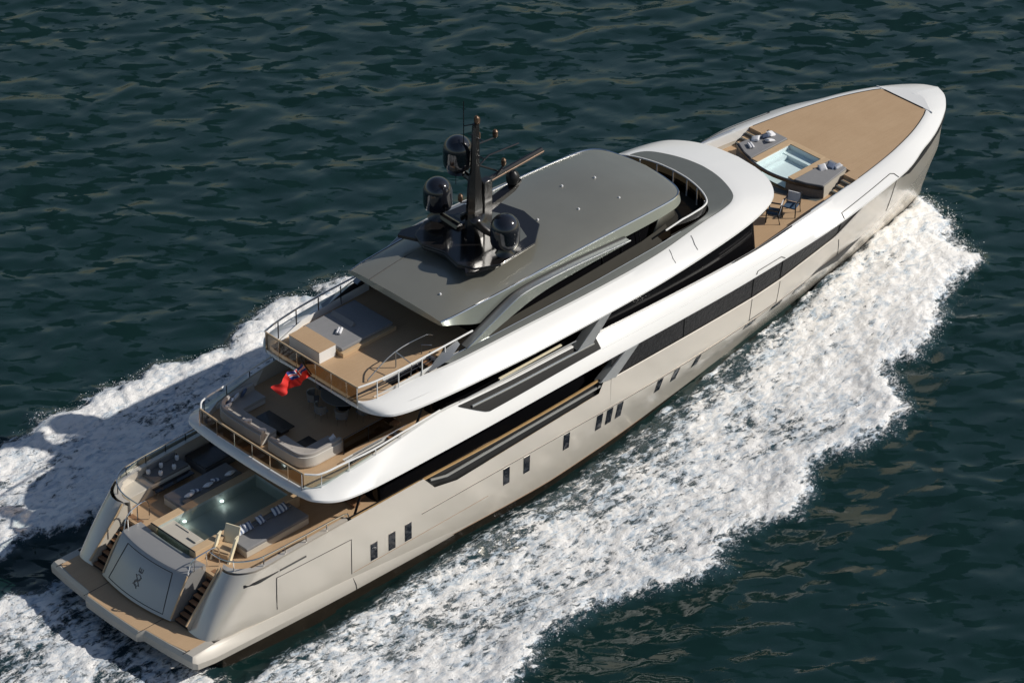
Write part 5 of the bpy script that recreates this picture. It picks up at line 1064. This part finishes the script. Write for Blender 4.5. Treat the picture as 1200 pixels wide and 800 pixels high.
# wind waves too short for the mesh: long lee faces and short steep fronts, all running the same way
mp3 = N('ShaderNodeMapping'); mp3.inputs['Rotation'].default_value = (0, 0, R(44.5)); l.new(tc, mp3.inputs['Vector'])
mp4 = N('ShaderNodeMapping'); mp4.inputs['Scale'].default_value = (0.42, 0.95, 1); l.new(mp3.outputs[0], mp4.inputs['Vector'])
fn = noise(1.45, 5, 0.5, 0.5, mp4.outputs[0])
ff_ = math_('MULTIPLY', math_('SUBTRACT', fn, math_('ADD', 0.44, math_('MULTIPLY', noise(0.11, 3, 0.5), 0.20))), 24.0, clamp=True)      # 0 = lee face, 1 = steep front
tl = N('ShaderNodeMix', data_type='RGBA'); tl.clamp_factor = True; l.new(ff_, tl.inputs[0])
tl.inputs[6].default_value = (0.5 + 0.145 * bx[0], 0.5 + 0.145 * bx[1], 0.5, 1); tl.inputs[7].default_value = (0.5 - 0.24 * bx[0], 0.5 - 0.24 * bx[1], 0.5, 1)
geo = N('ShaderNodeNewGeometry')
vs_ = N('ShaderNodeVectorMath', operation='SUBTRACT'); l.new(tl.outputs[2], vs_.inputs[0]); vs_.inputs[1].default_value = (0.5, 0.5, 0.5)
va = N('ShaderNodeVectorMath', operation='ADD'); l.new(geo.outputs['Normal'], va.inputs[0]); l.new(vs_.outputs[0], va.inputs[1])
vn = N('ShaderNodeVectorMath', operation='NORMALIZE'); l.new(va.outputs[0], vn.inputs[0])
b1 = N('ShaderNodeBump'); b1.inputs['Strength'].default_value = 0.5; b1.inputs['Distance'].default_value = 0.06; l.new(rip, b1.inputs['Height']); l.new(vn.outputs[0], b1.inputs['Normal'])
b2 = N('ShaderNodeBump'); b2.inputs['Strength'].default_value = 1.0; b2.inputs['Distance'].default_value = 0.11; l.new(math_('MULTIPLY', tex, cov), b2.inputs['Height']); l.new(b1.outputs[0], b2.inputs['Normal']); l.new(b2.outputs[0], p.inputs['Normal'])

def sea_obj(name, fsel):
    used = np.unique(fsel); remap = np.zeros(len(co), np.int64); remap[used] = np.arange(len(used)); fs = remap[fsel]
    me = bpy.data.meshes.new(name); me.vertices.add(len(used)); me.vertices.foreach_set('co', co[used].ravel())
    me.loops.add(fs.size); me.loops.foreach_set('vertex_index', fs.ravel().astype(np.int32)); me.polygons.add(len(fs)); me.polygons.foreach_set('loop_start', np.arange(0, fs.size, 4, dtype=np.int32))
    me.polygons.foreach_set('use_smooth', np.ones(len(fs), bool)); me.update(calc_edges=True)
    a = me.attributes.new('foam', 'FLOAT', 'POINT'); a.data.foreach_set('value', ff[used].astype(np.float32)); me.materials.append(SM)
    o = bpy.data.objects.new(name, me); COL.objects.link(o); return o
sea = sea_obj('sea', faces[~fmask]); sea['kind'] = 'structure'
wake = sea_obj('wake_foam', faces[fmask]); tag(wake, 'broad white churned foam of the wake on both sides of the hull', 'wake foam', kind='stuff')

# flying spray: small drops and clots thrown up along the outer crest and off the bow
rs = np.random.RandomState(11)
flat_x = X.ravel(); flat_y = YY.ravel(); flat_z = Zs.ravel()
sdo = np.maximum(sdS, sdP).ravel(); okm = (ff > 0.02)
w = np.exp(-((sdo - 0.22) / 0.26) ** 2) * ((np.abs(flat_y) > np.interp(flat_x, [0, 40, 55], [8.5, 6.5, 0.5]))) * (flat_x > -15) * (flat_x < 56)
w = w * (0.25 + np.clip(fbm(flat_x * 0.7, flat_y * 0.7, 2) + 0.3, 0, 1)) * np.interp(flat_x, [0, 30, 45, 55], [0.7, 0.8, 1.6, 2.2])
idx = rs.choice(len(w), 7000, p=w / w.sum())
px_ = flat_x[idx] + rs.normal(0, 0.12, len(idx)); py_ = flat_y[idx] + rs.normal(0, 0.12, len(idx))
hgt = rs.exponential(0.09, len(idx)) * np.interp(px_, [0, 40, 55], [0.8, 1.2, 2.4]); rad = 0.010 + rs.exponential(0.012, len(idx)); rad = np.minimum(rad, 0.07)
base = np.array([(1, 0, -.7), (-1, 0, -.7), (0, 1, .7), (0, -1, .7)], float) * 0.8
tet = np.array([(0, 2, 3), (1, 3, 2), (0, 1, 2), (0, 3, 1)])
cen = np.stack([px_, py_, flat_z[idx] + 0.02 + hgt], -1)
jit = rs.rand(len(idx), 4, 3) * 0.8 + 0.6
V = (cen[:, None, :] + base[None] * jit * rad[:, None, None]).reshape(-1, 3).astype(np.float32); Fc = (tet[None] + (np.arange(len(idx)) * 4)[:, None, None]).reshape(-1, 3)
me = bpy.data.meshes.new('sea_spray'); me.vertices.add(len(V)); me.vertices.foreach_set('co', V.ravel()); me.loops.add(Fc.size); me.loops.foreach_set('vertex_index', Fc.ravel().astype(np.int32)); me.polygons.add(len(Fc)); me.polygons.foreach_set('loop_start', np.arange(0, Fc.size, 3, dtype=np.int32)); me.update(calc_edges=True)
me.materials.append(mat('spray_white', (0.88, 0.89, 0.90), 0.6)); o = bpy.data.objects.new('sea_spray', me); COL.objects.link(o); tag(o, 'fine white spray thrown up along the outer edge of the wake', 'spray', kind='stuff')
